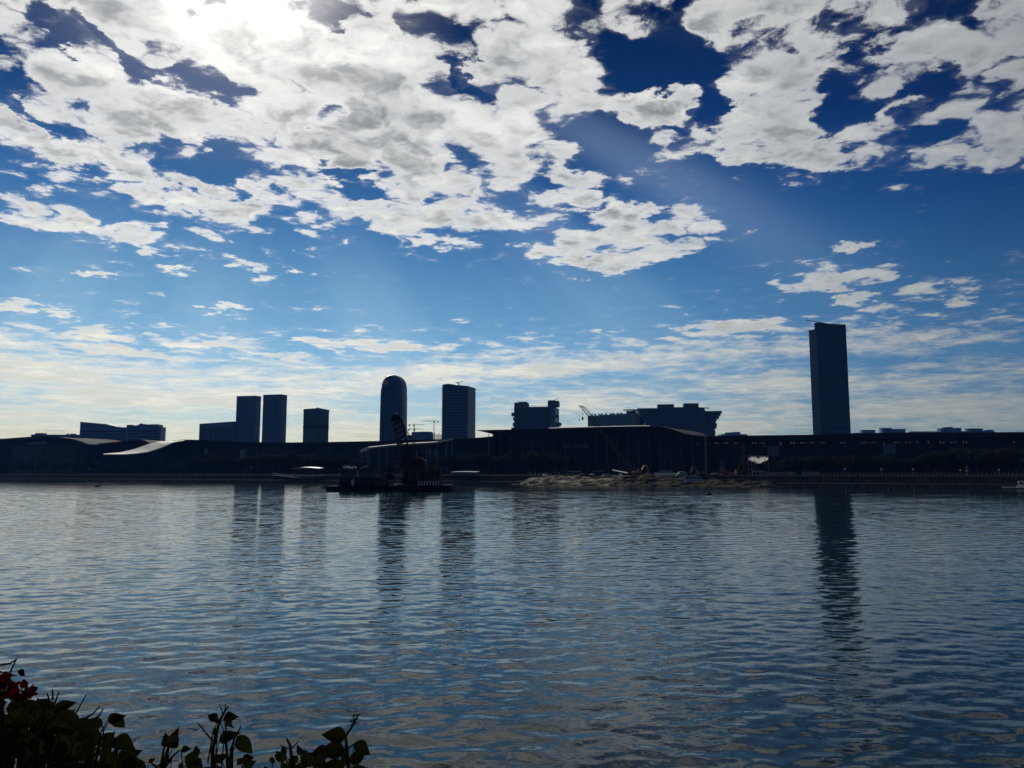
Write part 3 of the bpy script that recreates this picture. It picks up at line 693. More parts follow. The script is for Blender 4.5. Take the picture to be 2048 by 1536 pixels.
def eave(root, tab, n, over=7.0, back=22, th=2.2, rise=1.0, m=M_ROOFD, name='roof'):
    b = MB(); a, e = tab[0][0], tab[-1][0]; ring = []
    for i in range(n + 1):
        px = a + (e - a) * i / n; py = interp(tab, px)
        p = hall(px, py, -over); q = p + NQ * (back + over)
        ring.append([len(b.v) + j for j in range(4)])
        b.v += [(p.x, p.y, p.z - th), (p.x, p.y, p.z), (q.x, q.y, p.z + rise), (q.x, q.y, p.z - th)]
    for r0, r1 in zip(ring, ring[1:]):
        for j in range(4): b.f.append((r0[j], r1[j], r1[(j + 1) % 4], r0[(j + 1) % 4]))
    b.f += [tuple(ring[0][::-1]), tuple(ring[-1])]
    return b.build(name, m, root)
def panels(root, tab, a, e, n, drop, foot, back=0.0, m=M_HALLP, gap=.12, out=.25, name='facade_panel'):
    w = (e - a) / n
    for i in range(n):
        p0, p1 = a + w * (i + gap / 2), a + w * (i + 1 - gap / 2)
        A0, A1 = hall(p0, interp(tab, p0) + drop, back - out), hall(p1, interp(tab, p1) + drop, back - out)
        C0, C1 = A0 + NQ * (out + .2), A1 + NQ * (out + .2)
        MB().hexa([(A0.x, A0.y, foot), (A1.x, A1.y, foot), (C1.x, C1.y, foot), (C0.x, C0.y, foot), A0, A1, C1, C0]).build(name, m, root)
M_HALLG = mat('blue tinted facade glazing', (.05, .085, .14), .25, .5, var=.2, scale=.3)

# arched hall, far left
root = thing('arched_exhibition_hall', 'dark arched exhibition hall with lettering under its curved roof', 'building')
arch = [(-190, 905), (-120, 893), (-60, 884), (-10, 878), (20, 876), (45, 874), (75, 872.5), (110, 873.5), (140, 877.5), (158, 882.5), (172, 888)]
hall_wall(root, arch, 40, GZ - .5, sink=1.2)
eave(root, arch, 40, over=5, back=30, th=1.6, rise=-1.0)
panels(root, [(20, 893), (140, 893)], 20, 150, 12, 0, GZ, out=.5)
def sign(text, px, py, size, root, m, back=-6.0):
    cu = bpy.data.curves.new('sign', 'FONT'); cu.body = text; cu.size = size; cu.extrude = .15; cu.align_x = 'LEFT'
    o = bpy.data.objects.new('sign_tmp', cu); sc.collection.objects.link(o)
    dg = bpy.context.evaluated_depsgraph_get(); me = bpy.data.meshes.new_from_object(o.evaluated_get(dg)); bpy.data.objects.remove(o)
    p = hall(px, py, back); s = link('lettering', me, m, root); s.location = p; s.rotation_euler = (R(90), 0, math.atan2(TQ.y, TQ.x)); return s
M_SIGN = mat('dim metal lettering', (.16, .16, .17), .5, .5, metal=.3)
sign('中国进出口商品交易会展馆', 54, 889, 3.0, root, M_SIGN, back=-5.2)
# middle wave roof
root = thing('wave_roof_hall', 'dark hall with a low wave roof between arched hall and pale ramp roof', 'building')
wave = [(172, 889), (200, 886.5), (225, 884), (250, 881), (265, 879.2), (276, 878.5), (286, 880.5), (292, 884), (305, 889)]
hall_wall(root, wave, 26, GZ - .5, back=14, sink=1.0); 
b_ = eave(root, wave, 26, over=-8, back=40, th=1.4, rise=-1.0)
# long low hall
root = thing('long_exhibition_hall', 'long low dark exhibition hall stretching behind the barge crane', 'building')
long_t = [(290, 892), (320, 887), (345, 882), (362, 879), (380, 879.3), (420, 880.5), (470, 882.8), (520, 884.4), (570, 884.8), (640, 884.2), (700, 883), (760, 881.8), (830, 880), (900, 878), (960, 875), (992, 872)]
hall_wall(root, long_t, 60, GZ - .5, sink=1.0, depth=70)
eave(root, long_t, 60, over=3, back=30, th=1.8, rise=-.6)
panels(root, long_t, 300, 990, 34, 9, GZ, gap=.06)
for (a, e) in ((478, 489), (719, 724), (728, 735), (856, 862), (866, 874)):
    panels(root, [(a, 899), (e, 899)], a, e, 1 if e - a < 8 else 2, 0, zat(a, 911, 600), m=M_HALLG, out=.6, name='glazing')
panels(root, [(407, 897), (420, 897)], 407, 413, 1, 0, zat(407, 904, 690), m=M_SIGN, out=.5, name='hall_number_board')
# pale ramp roof
root = thing('ramp_roof', 'pale grey sweeping ramp roof catching the sun beside the long hall', 'roof')
top = [(205, 907.5), (235, 905), (262, 899), (280, 893), (295, 887.5), (310, 883.4), (330, 882.5), (345, 882), (366, 880.3)]
bot = [(205, 908.2), (250, 908), (275, 906), (295, 903), (315, 896.5), (330, 890.5), (343, 885), (352, 882.8), (366, 881)]
def rib(tab, f): 
    n = len(tab) - 1; i = min(n - 1, int(f * n)); q = f * n - i; return tab[i][0] + (tab[i + 1][0] - tab[i][0]) * q, tab[i][1] + (tab[i + 1][1] - tab[i][1]) * q
NR = 9
for j in range(NR):                                   # seamed strips across the ramp
    b = MB(); N = 40; rg = []
    for i in range(N + 1):
        f = i / N; (xa, ya), (xb, yb) = rib(bot, f), rib(top, f); q = []
        for g0 in (j / NR, (j + .93) / NR):
            px, py = xa + (xb - xa) * g0, ya + (yb - ya) * g0; w = hall(px, py, -40 + 34 * g0); q.append(w)
        rg.append([len(b.v) + k for k in range(4)]); b.v += [tuple(q[0]), tuple(q[1]), tuple(q[1] - Vector((0, 0, .8))), tuple(q[0] - Vector((0, 0, .8)))]
    for r0, r1 in zip(rg, rg[1:]):
        for k in range(4): b.f.append((r0[k], r1[k], r1[(k + 1) % 4], r0[(k + 1) % 4]))
    b.build('roof_strip', M_ROOFL, root)
# hall with the cantilever roof
root = thing('cantilever_roof_hall', 'tall dark hall with a long cantilever roof tip and slender columns', 'building')
cant = [(985, 866), (1000, 863), (1100, 858), (1200, 855), (1290, 853.5), (1320, 854), (1340, 857.5), (1355, 862.5), (1372, 868), (1390, 871), (1402, 871.6)]
hall_wall(root, cant, 50, GZ - .5, back=8, sink=3.5)
def wedge():
    b = MB(); tab = [(953, 860.2, 861.0), (970, 860, 864.5), (985, 859.7, 868.5), (992, 859.5, 873), (1010, 859.2, 875), (1060, 857.8, 873), (1100, 856.6, 871), (1200, 853.8, 868), (1290, 852, 866), (1320, 852.8, 867), (1340, 856.5, 869), (1355, 861.5, 871.5), (1372, 867.4, 874), (1390, 870.4, 876), (1402, 871, 877)]
    ring = []
    for px, pt, pb in tab:
        a, c = hall(px, pt, -6), hall(px, pb, -6 + min(10, (pb - pt) * .6)); q = a + NQ * 60
        ring.append([len(b.v) + j for j in range(4)]); b.v += [tuple(c), tuple(a), (q.x, q.y, a.z), (q.x, q.y, c.z)]
    for r0, r1 in zip(ring, ring[1:]):
        for j in range(4): b.f.append((r0[j], r1[j], r1[(j + 1) % 4], r0[(j + 1) % 4]))
    b.f += [tuple(ring[0][::-1]), tuple(ring[-1])]
    b.build('cantilever_roof', M_ROOFD, root)
wedge()
b = MB(); tabr = [(1098, 857.0, 855.6), (1120, 856.4, 854.6), (1180, 854.9, 853.0), (1240, 853.4, 851.6), (1290, 852.1, 850.6), (1302, 852.2, 851.2)]; rg = []
for px, pa, pb in tabr:
    a, c = hall(px, pa, -5), hall(px, pb, 0); c = hall(px, pb, 0); rg.append([len(b.v), len(b.v) + 1]); b.v += [tuple(a), tuple(c)]
n0 = len(b.v); b.v += [(x, y, z - .35) for x, y, z in b.v[:n0]]
for (a0, a1), (c0, c1) in zip(rg, rg[1:]): b.f += [(a0, c0, c1, a1), (a0 + n0, a1 + n0, c1 + n0, c0 + n0), (a0, a0 + n0, c0 + n0, c0), (a1, c1, c1 + n0, a1 + n0)]
b.build('sunlit_edge_strip', M_ROOFL, root)  # pale tilted strip added to show the roof's sunlit edge
M_COL = mat('dull steel column', (.06, .068, .08), .6, .2)
for i in range(19):                                   # slender raking columns
    px = 1000 + i * 21.3; a = hall(px, 872, -5); c = hall(px + 4.5, 928, -9); c.z = GZ
    MB().tube(a, c, .30, 6).build('column', M_COL, root)
MB().tube(hall(977, 868, -4), hall(977.5, 940, -4), .28, 6).build('column', M_STEEL, root)
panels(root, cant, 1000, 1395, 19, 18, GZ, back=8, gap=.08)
b = MB(); c0 = hall(1133.5, 892.5, -1.5); n = 20
for i in range(n):
    a, e = 2 * math.pi * i / n, 2 * math.pi * (i + 1) / n
    b.tube(c0 + TQ * (1.5 * math.cos(a)) + Vector((0, 0, 1.5 * math.sin(a))), c0 + TQ * (1.5 * math.cos(e)) + Vector((0, 0, 1.5 * math.sin(e))), .2, 4)
b.tube(c0 + TQ * -1 + Vector((0, 0, -.8)), c0 + Vector((0, 0, .9)), .18, 4).tube(c0 + TQ + Vector((0, 0, -.8)), c0 + Vector((0, 0, .9)), .18, 4)
b.build('ring_emblem', M_SIGN, root)
sign('广交会展馆', 1141, 896, 2.9, root, M_SIGN, back=-1.5)
MB().box(-.1, .1, -.1, .1, 0, .1)
# right hall
root = thing('flat_roof_hall', 'long flat-roofed dark hall on the right with small lights under the eave', 'building')
flat = [(1396, 872), (1500, 871), (1630, 869.2), (1710, 867), (1800, 865.5), (1990, 864.3), (2060, 864), (2300, 862)]
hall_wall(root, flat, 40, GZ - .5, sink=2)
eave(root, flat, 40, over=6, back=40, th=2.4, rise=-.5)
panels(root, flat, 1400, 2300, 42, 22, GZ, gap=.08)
for (a, e) in ((1528, 1534), (1561, 1567)): panels(root, [(a, 884), (e, 884)], a, e, 1, 0, zat(a, 892, 480), m=M_HALLG, out=.6, name='glazing')
panels(root, [(1533, 892), (1562, 892)], 1536, 1560, 3, 0, zat(1540, 912, 490), m=M_HALLG, out=.5, name='glazing')
panels(root, [(1765, 888), (1795, 888)], 1768, 1794, 3, 0, zat(1780, 908, 460), m=M_HALLG, out=.5, name='glazing')
lamp = MB().lathe([(0, -.15), (.13, -.08), (.16, .03), (.08, .13), (0, .15)], 8).mesh('lamp'); lamp.materials.append(M_LAMP)
for px in (1397, 1421, 1433, 1437, 1452, 1457, 1471, 1476, 1507, 1513, 1525, 1563, 1584, 1590, 1604, 1610, 1624, 1630, 1644, 1651, 1685, 1692, 1727, 1734, 1748, 1756, 1772, 1793, 1800, 1815, 1823, 1838, 1860, 1884, 1891, 1907, 1915, 1930, 1937, 2032):
    p = hall(px, 886.5 - (px - 1397) * .004, -1.0); o = inst('lamp', lamp, root, p)

# ---------------------------------------------------------------- trees on the far bank
def tree_meshes(seed, m):
    r = random.Random(seed); tb = MB(); h = 1.0
    tb.tube((0, 0, 0), (0, 0, .30), .030, 7, .022); tb.tube((0, 0, .29), (.01, 0, .55), .022, 6, .012)
    limbs = []
    for i in range(6):
        a = i * 1.05 + r.uniform(-.3, .3); z = .24 + .06 * i; L = r.uniform(.22, .36)
        q = (math.cos(a) * L, math.sin(a) * L, z + r.uniform(.12, .3)); tb.tube((0, 0, z), q, .013, 5, .005); limbs.append(q)
    cb = MB(); clumps = []
    for q in limbs + [(0, 0, .8), (.12, .05, .7), (-.1, .1, .74), (.05, -.15, .66)]:
        clumps.append((Vector(q), r.uniform(.13, .22)))
    for _ in range(9):
        a = r.uniform(0, 6.28); d = r.uniform(.1, .42); clumps.append((Vector((math.cos(a) * d, math.sin(a) * d, r.uniform(.38, .92 - d * .6))), r.uniform(.09, .18)))
    for c, rad in clumps:
        for _ in range(int(260 * rad / .16)):
            d = Vector((r.gauss(0, 1), r.gauss(0, 1), r.gauss(0, 1))).normalized() * rad * r.uniform(.5, 1.08); d.z *= .75
            p = c + d; n = (d.normalized() + Vector((r.uniform(-.7, .7), r.uniform(-.7, .7), r.uniform(-.3, .9)))).normalized()
            u = n.orthogonal().normalized(); u = Matrix.Rotation(r.uniform(0, 6.28), 3, n) @ u; v = n.cross(u); s = r.uniform(.014, .030)
            cb.add([p - u * s, p + v * s * .55, p + u * s, p - v * s * .55], [(0, 1, 2, 3)])
    t, c = tb.mesh('trunk'), cb.mesh('crown'); t.materials.append(M_BARK); c.materials.append(m); return t, c
TREES = [tree_meshes(i, M_LEAF[i % 3]) for i in range(7)]
def plant_tree(px, Y, top_py, label, group, kind=None, wide=1.0):
    i = rnd.randrange(7) if kind is None else kind; k = kx(px); h = zat(px, top_py, Y) - GZ
    root = thing('tree', label, 'tree', (k * Y, Y, GZ - .05), rnd.uniform(0, 6.28), group)
    t, c = TREES[i]; s = (h * wide * rnd.uniform(.9, 1.15), h * wide * rnd.uniform(.9, 1.15), h)
    inst('trunk', t, root, (0, 0, 0), 0, s); inst('crown', c, root, (0, 0, 0), 0, s)
def tree_row(a, e, n, tab, off, spread, label, group, wide=1.0):
    for i in range(n):
        px = a + (e - a) * (i + rnd.uniform(.2, .8)) / n; q = quay(px); o = off + rnd.uniform(-spread, spread)
        Y = (QA + o * math.hypot(1, QB)) / (1 + QB * kx(px)); plant_tree(px, Y, interp(tab, px) + rnd.uniform(-2, 6), label, group, wide=wide)
topL = [(-30, 922), (80, 918), (200, 920), (330, 925), (400, 912), (430, 904), (500, 908), (530, 903), (590, 902), (640, 905), (700, 916), (760, 922), (800, 930), (880, 915), (910, 905), (960, 903), (1010, 906), (1060, 899), (1110, 902), (1135, 915)]
tree_row(-25, 400, 17, topL, 40, 14, 'dark tree in the row before the arched hall, left of the pale ramp roof', 'trees before the arched hall')
tree_row(396, 735, 19, topL, 45, 14, 'dark tree in the bank row between the pale ramp roof and the barge', 'trees left of the barge')
tree_row(425, 640, 8, topL, 70, 8, 'taller dark tree in the back row behind the white landing shelter', 'back row behind the landing shelter')
tree_row(880, 1132, 15, topL, 45, 14, 'dark tree in the bank row between barge and earth spit', 'trees between barge and spit')
tree_row(890, 1120, 8, topL, 72, 8, 'dark tree in the back row before the cantilever roof tip', 'back row before the cantilever roof')
topR = [(1440, 925), (1500, 930), (1560, 915), (1600, 908), (1680, 905), (1760, 903), (1800, 912), (1850, 908), (1880, 895), (1930, 890), (1990, 890), (2048, 894), (2120, 892)]
tree_row(1560, 1890, 20, topR, 38, 12, 'dark tree in the bank row below the tall dark tower', 'trees below the tall tower')
tree_row(1880, 2110, 14, topR, 40, 12, 'larger olive green tree in the bank row at the right edge', 'trees at the right edge', 1.15)
tree_row(1575, 2100, 18, topR, 66, 8, 'dark tree in the back row before the flat-roofed hall', 'back row before the flat-roofed hall')
tree_row(1140, 1560, 14, [(1140, 928), (1300, 934), (1460, 925), (1560, 922)], 58, 10, 'small scrubby tree behind the building site on the spit', 'scrub behind the building site')
topD = [(318, 878), (360, 876)]
for i, px in enumerate((322, 328, 334, 341, 347, 354)):
    plant_tree(px, 1250, 877.5 - (i % 3) * .8, 'tiny far tree on the skyline right of the long blue block', 'far trees on the skyline', wide=.35)

# low clipped hedge along the quay: uncountable leaves, one mass
hb = MB(); r = random.Random(3)
for i in range(9000):
    x = r.uniform(-560, 320)
    o = 9 + r.uniform(-1.2, 1.2) + 2 * math.sin(x * .03); p = Vector((x, QA - QB * x, 0)) + NQ * (o * 1.0); p.z = GZ + abs(r.gauss(0, .6)) * (1.1 + .5 * math.sin(x * .11))
    n = Vector((r.uniform(-1, 1), r.uniform(-1, 1), r.uniform(-.2, 1))).normalized(); u = n.orthogonal().normalized(); v = n.cross(u); s = r.uniform(.18, .42)
    hb.add([p - u * s, p + v * s * .7, p + u * s, p - v * s * .7], [(0, 1, 2, 3)])
o = hb.build('hedge', M_LEAF[2]); o['kind'] = 'stuff'; o['label'] = 'low dark hedge running along the top of the far embankment'; o['category'] = 'hedge'

# railing on the quay, posts one by one
def railing(a, e, n, label):
    A, E = quay(a) + NQ * 6.2, quay(e) + NQ * 6.2; root = thing('railing', label, 'railing', (A.x, A.y, 5.15)); D = E - A
    for z in (.45, .8, 1.1): MB().tube((0, 0, z), (D.x, D.y, z), .035, 4).build('rail', M_STEEL, root)
    me = MB().box(-.06, .06, -.06, .06, 0, 1.15).mesh('post'); me.materials.append(M_CONC2)
    for i in range(n + 1): inst('post', me, root, (D.x * i / n, D.y * i / n, 0))
railing(0, 560, 60, 'thin grey quay railing at the left, before the dark trees')
railing(1600, 2080, 60, 'thin grey quay railing at the right, before the dark trees')

# globe street lamps
def globe_lamp(px, globe_py, off, label, h=None):
    q = quay(px) + NQ * off; Y = QA / (1 + QB * kx(px)) * 1.0; Y = (QA + off * math.hypot(1, QB)) / (1 + QB * kx(px)); X = kx(px) * Y
    z = zat(px, globe_py, Y); root = thing('street_lamp', label, 'street lamp', (X, Y, GZ), 0, 'globe lamps along the far promenade')
    MB().tube((0, 0, 0), (0, 0, z - GZ - .25), .07, 6).build('post', M_STEEL, root)
    MB().lathe([(0, -.3), (.2, -.24), (.31, -.05), (.28, .14), (.15, .27), (0, .3)], 10).build('globe', M_WHITE, root, True, (0, 0, z - GZ))
for px, py, lab in ((1763, 938.5, 'globe street lamp under the trees, first right of the tall dark tower'), (1826, 938.5, 'globe street lamp under the trees, second right of the tall dark tower'),
                    (1921, 940, 'globe street lamp beside the white mast at the right'), (1998, 940, 'globe street lamp nearest the right edge of the far bank'),
                    (1690, 938, 'globe street lamp below the foot of the tall dark tower'), (502, 934, 'globe street lamp left of the white landing shelter'), (178, 937, 'globe street lamp on the dark bank at the left')):
    globe_lamp(px, py, 9, lab)

# ---------------------------------------------------------------- landing stage, shelter, footbridge, pavilion
def at_bank(px, off): Y = (QA + off * math.hypot(1, QB)) / (1 + QB * kx(px)); return Vector((kx(px) * Y, Y, GZ))
YAW = math.atan2(TQ.y, TQ.x)
def shelter(name, label, l, r, top, off, th=.5, base=GZ, bow=.4, posts=4, m=M_WHITE, dep=5.0, cat='shelter'):
    A, E = at_bank(l, off), at_bank(r, off); root = thing(name, label, cat, (A.x, A.y, base), YAW); L = (E - A).length; h = zat((l + r) / 2, top, (A.y + E.y) / 2) - base
    b = MB(); N = 12; poly = [(L * i / N, h - th - .02 * 0 + bow * (math.sin(math.pi * i / N) - 1) * .5) for i in range(N + 1)]; poly += [(x, z + th * (.35 + .65 * math.sin(math.pi * x / L))) for x, z in reversed(poly)]
    # slightly tilted towards the river so that its top is seen
    ring = len(poly); vs = [(x, -dep / 2, z - .2) for x, z in poly] + [(x, dep / 2, z + .2) for x, z in poly]
    b.add(vs, [tuple(range(ring)), tuple(range(2 * ring - 1, ring - 1, -1))] + [((i + 1) % ring, i, ring + i, ring + (i + 1) % ring) for i in range(ring)])
    b.build('roof', m, root)
    for i in range(posts):
        for y in (-dep * .3, dep * .3): MB().tube((L * (i + .5) / posts, y, 0), (L * (i + .5) / posts, y, h - th - .2), .1, 6).build('post', M_STEEL, root)
    return root, L, h
shelter('landing_shelter', 'white bowed landing shelter roof on the bank left of the barge', 589, 641, 934, 6, .55, bow=.8)
root, L, h = shelter('waterside_pavilion', 'flat-roofed glazed pavilion at the water right of the barge', 905, 956, 943, 4, .25, bow=0, posts=6, m=M_CONC2)
me = MB().box(-L / 13, L / 13, -1.6, -1.5, 0, h - .9).mesh('glazing'); me.materials.append(M_HALLG)
for i in range(6): inst('glazing', me, root, (L * (i + .5) / 6, 0, 0))
shelter('site_shed', 'open shed with thin white roof among trees above the spit', 1092, 1117, 922.5, 46, .3, bow=0, posts=3)
# white handrail of the landing ramp
root = thing('landing_rail', 'white handrail curving down to the landing stage left of the barge', 'railing')
pts = [P(px, py, quay(px).y - 1.5 + 3) for px, py in ((545, 946.5), (565, 948.2), (585, 950.5), (605, 952.2), (625, 952), (648, 950.3))]
MB().path(pts, .16, 5).build('rail', M_WHITE, root)
for i, p in enumerate(pts): MB().tube(p, (p.x, p.y, .6), .08, 5).build('post', M_STEEL, root)
MB().add([(pts[i].x, pts[i].y + (.4 if j else 2.6), pts[i].z - 1.1) for i in range(6) for j in range(2)] + [(pts[i].x, pts[i].y + (.4 if j else 2.6), pts[i].z - 1.5) for i in range(6) for j in range(2)],
         [f for i in range(5) for f in ((2 * i, 2 * i + 1, 2 * i + 3, 2 * i + 2), (12 + 2 * i, 12 + 2 * i + 2, 12 + 2 * i + 3, 12 + 2 * i + 1), (2 * i + 1, 12 + 2 * i + 1, 12 + 2 * i + 3, 2 * i + 3))]).build('walkway', M_CONC, root)
# footbridge rising behind the barge
root = thing('footbridge', 'pale footbridge rising to the right behind the barge crane', 'footbridge')
fb = [(722, 899.5), (735, 894.5), (755, 892.5), (772, 890.5), (800, 888), (830, 886), (850, 885.2), (872, 883.5), (890, 880), (902, 877)]
W = [P(px, py, at_bank(px, 95).y) for px, py in fb]
b = MB()
for p, q in zip(W, W[1:]):
    u = NQ * 3.2; d = Vector((0, 0, -.9)); up = Vector((0, 0, .5)); b.hexa([p + d, q + d, q + u + d, p + u + d, p, q, q + u + up, p + u + up])
b.build('deck', M_ROOFL, root)
for i, p in enumerate(W): MB().tube((p.x + 1, p.y + 1.4, p.z - .9), (p.x + 1, p.y + 1.4, GZ), .35, 6).build('pier', M_CONC, root)
for z, nm in ((1.0, 'rail'), (.55, 'rail')): MB().path([p + Vector((0, 0, z)) for p in W], .06, 4).build(nm, M_STEEL, root)
for a in ((719, 901.5, 733, 896), (721, 904, 734, 899)):
    p, q = P(a[0], a[1], at_bank(a[0], 90).y), P(a[2], a[3], at_bank(a[0], 90).y); u = NQ * 2
    MB().hexa([p - Vector((0, 0, .3)), q - Vector((0, 0, .3)), q + u, p + u, p, q, q + u + Vector((0, 0, .6)), p + u + Vector((0, 0, .6))]).build('stair_panel', M_WHITE, root)

# tensile canopy: white scalloped funnel on masts
def tensile():
    c = at_bank(1517, 70); s = c.y / F; root = thing('tensile_canopy', 'white scalloped tensile canopy shaped like a funnel above the trees', 'canopy', (c.x, c.y, GZ))
    zt = zat(1517, 916, c.y) - GZ; b = MB(); N = 48; rings = []
    for k, (rx, dz) in enumerate(((20, 0), (18.5, -1.2), (15, -2.5), (11, -3.1), (7, -4.1), (3.5, -5.0), (1.2, -5.6))):
        rings.append([len(b.v) + i for i in range(N)])
        for i in range(N):
            a = 2 * math.pi * i / N; sc_ = abs(math.cos(3 * a)) ** 1.6; x = rx * s * math.cos(a); y = rx * s * .55 * math.sin(a)
            b.v.append((x, y, zt + dz * .62 + (1.7 * sc_ - 1.0) * max(0, 1 - k / 2.2)))
    for r0, r1 in zip(rings, rings[1:]):
        for i in range(N): b.f.append((r0[i], r0[(i + 1) % N], r1[(i + 1) % N], r1[i]))
    b.build('membrane', mat('white membrane', (.8, .8, .78), .6, .3, var=.05, trans=.35), root, True)
    MB().tube((0, 0, 0), (0, 0, zt - 3.3), .3, 8).build('mast', M_STEEL, root)
    for i in range(6):
        a = 2 * math.pi * i / 6; MB().tube((20 * s * math.cos(a), 11 * s * math.sin(a), 0), (20 * s * math.cos(a), 11 * s * math.sin(a), zt + 1.0), .12, 6).build('pole', M_STEEL, root)
    for i in range(6):
        a, e = 2 * math.pi * i / 6, 2 * math.pi * (i + 1) / 6
        MB().tube((20 * s * math.cos(a), 11 * s * math.sin(a), zt + 1.0), (20 * s * math.cos(e), 11 * s * math.sin(e), zt + 1.0), .06, 4).build('stay', M_WHITE, root)
tensile()

# ---------------------------------------------------------------- lattice helper and cranes
def lattice(b, p, q, w0, w1, n, r=.08, rd=.05, side=None):
    p, q = Vector(p), Vector(q); d = (q - p).normalized(); a = Vector((0, 1, 0)) if side is None else side; a = (a - d * a.dot(d)).normalized(); c = d.cross(a)
    L = lambda t, i: p + (q - p) * t + (a * ((i in (0, 3)) * 2 - 1) + c * ((i in (0, 1)) * 2 - 1)) * ((w0 + (w1 - w0) * t) / 2)
    for i in range(4): b.tube(L(0, i), L(1, i), r, 5)
    for k in range(n):
        for i in range(4):
            j = (i + 1) % 4; u, v = (i, j) if k % 2 else (j, i); b.tube(L(k / n, u), L((k + 1) / n, v), rd, 4)
            if k % 2 == 0: b.tube(L(k / n, i), L(k / n, j), rd, 4)
    return b
M_DIM = mat('dark ochre crane paint', (.060, .045, .020), .7, .15, var=.3)  # dark ochre with random tone variation
def crawler_crane():
    Y = 462; f = P(1256, 938, Y); root = thing('crawler_crane', 'tall lattice boom crawler crane with hook block standing on the spit', 'crane', (f.x, f.y, 5.6)); o = Vector((f.x, f.y, 5.6))
    W = lambda px, py, dy=0.0: P(px, py, Y + dy) - o
    b = MB(); lattice(b, W(1253, 928), W(1169, 818), 1.9, 1.7, 30, .11, .07); lattice(b, W(1169, 818), W(1161, 812.5), 1.7, .8, 4, .1, .06); b.build('boom', M_DIM, root)
    MB().tube(W(1171, 813.5), W(1220, 855), .06, 4).tube(W(1220, 855), W(1266, 922), .06, 4).tube(W(1171, 813.5), W(1169, 818), .14, 5).build('pendant', M_BLACK, root)
    MB().tube(W(1165, 814), W(1165, 835), .05, 4).tube(W(1158.6, 812.5), W(1158.6, 839), .045, 4).tube(W(1166, 814), W(1166, 835), .05, 4).build('hoist_rope', M_BLACK, root)
    h = W(1165.3, 837.5); MB().lathe([(0, 1.0), (.5, .8), (.62, .2), (.45, -.5), (.15, -.9), (0, -1.3)], 10).build('hook_block', M_BLACK, root, True, h)
    h = W(1158.6, 840.5); MB().lathe([(0, .5), (.28, .3), (.28, -.2), (0, -.7)], 8).build('ball_hook', M_BLACK, root, True, h)
    MB().tube(W(1160, 811), W(1160, 814), .35, 8).tube(W(1165, 812), W(1165, 815), .4, 8).build('sheave', M_BLACK, root)
    MB().box(-2.0, 6.0, -1.5, 1.5, 1.5, 3.8).build('machine_house', M_DIM, root); MB().box(6.0, 7.6, -1.5, 1.5, 1.3, 3.2).build('counterweight', M_CONC, root)
    MB().box(-3.4, -2.0, -1.6, -.2, 1.6, 3.9).build('cab', M_GLASS2, root)
    for y in (-2.3, 1.5): MB().slabxz([(-3.6, .4), (-3.0, 0), (3.0, 0), (3.6, .4), (3.6, .9), (3.0, 1.3), (-3.0, 1.3), (-3.6, .9)], y, y + .8).build('track', M_BLACK, root)
    lattice(MB(), (4.0, 0, 3.8), W(1266, 922), .8, .4, 5, .08, .05).build('gantry', M_DIM, root)
    return root
crawler_crane()

def on_spit(px, Y): k = kx(px); return Vector((k * Y, Y, 4.65))
def excavator(px, Y, yaw, label, m=M_YEL, s=1.0, reach_=1):
    root = thing('excavator', label, 'excavator', on_spit(px, Y), yaw, 'excavators on the building site')
    for y in (-1.3, .7): MB().slabxz([(-2 * s, .3), (-1.6 * s, 0), (1.6 * s, 0), (2 * s, .3), (2 * s, .7), (1.6 * s, .95), (-1.6 * s, .95), (-2 * s, .7)], y * s, (y + .6) * s).build('track', M_BLACK, root)
    MB().slabxz([(-2.2 * s, 1.1 * s), (1.4 * s, 1.1 * s), (1.4 * s, 2.0 * s), (-.4 * s, 2.1 * s), (-2.2 * s, 2.0 * s)], -1.2 * s, 1.2 * s).build('body', m, root)
    MB().slabxz([(-.1 * s, 2.05 * s), (1.3 * s, 2.02 * s), (1.1 * s, 3.0 * s), (.1 * s, 3.0 * s)], -1.15 * s, -.05 * s).build('cab', M_GLASS2, root)
    MB().slabxz([(1.2 * s, 1.5 * s), (3.2 * s, 4.4 * s), (4.4 * s, 4.6 * s), (4.5 * s, 4.2 * s), (3.5 * s, 3.9 * s), (1.7 * s, 1.4 * s)], .1 * s, .5 * s).build('boom', m, root)
    MB().slabxz([(4.1 * s, 4.7 * s), (4.6 * s, 4.6 * s), (5.5 * s, 2.0 * s), (5.1 * s, 1.8 * s)], .12 * s, .48 * s).build('stick', m, root)
    MB().slabxz([(5.0 * s, 2.0 * s), (5.6 * s, 2.0 * s), (5.8 * s, 1.2 * s), (5.2 * s, .8 * s), (4.7 * s, 1.2 * s)], -.2 * s, .8 * s).build('bucket', M_BLACK, root)
M_ORANGE = mat('orange machine paint', (.40, .12, .03), .5, .4, var=.25, scale=1.2)
excavator(1400, 392, R(200), 'yellow excavator with folded arm right of the green tarpaulin mound', s=1.0)
excavator(1275, 415, R(20), 'orange excavator reaching up to the right of the crawler crane', M_ORANGE, 1.25)
excavator(1460, 400, R(160), 'dull orange excavator under the mast near the piling rig', M_ORANGE, .95)
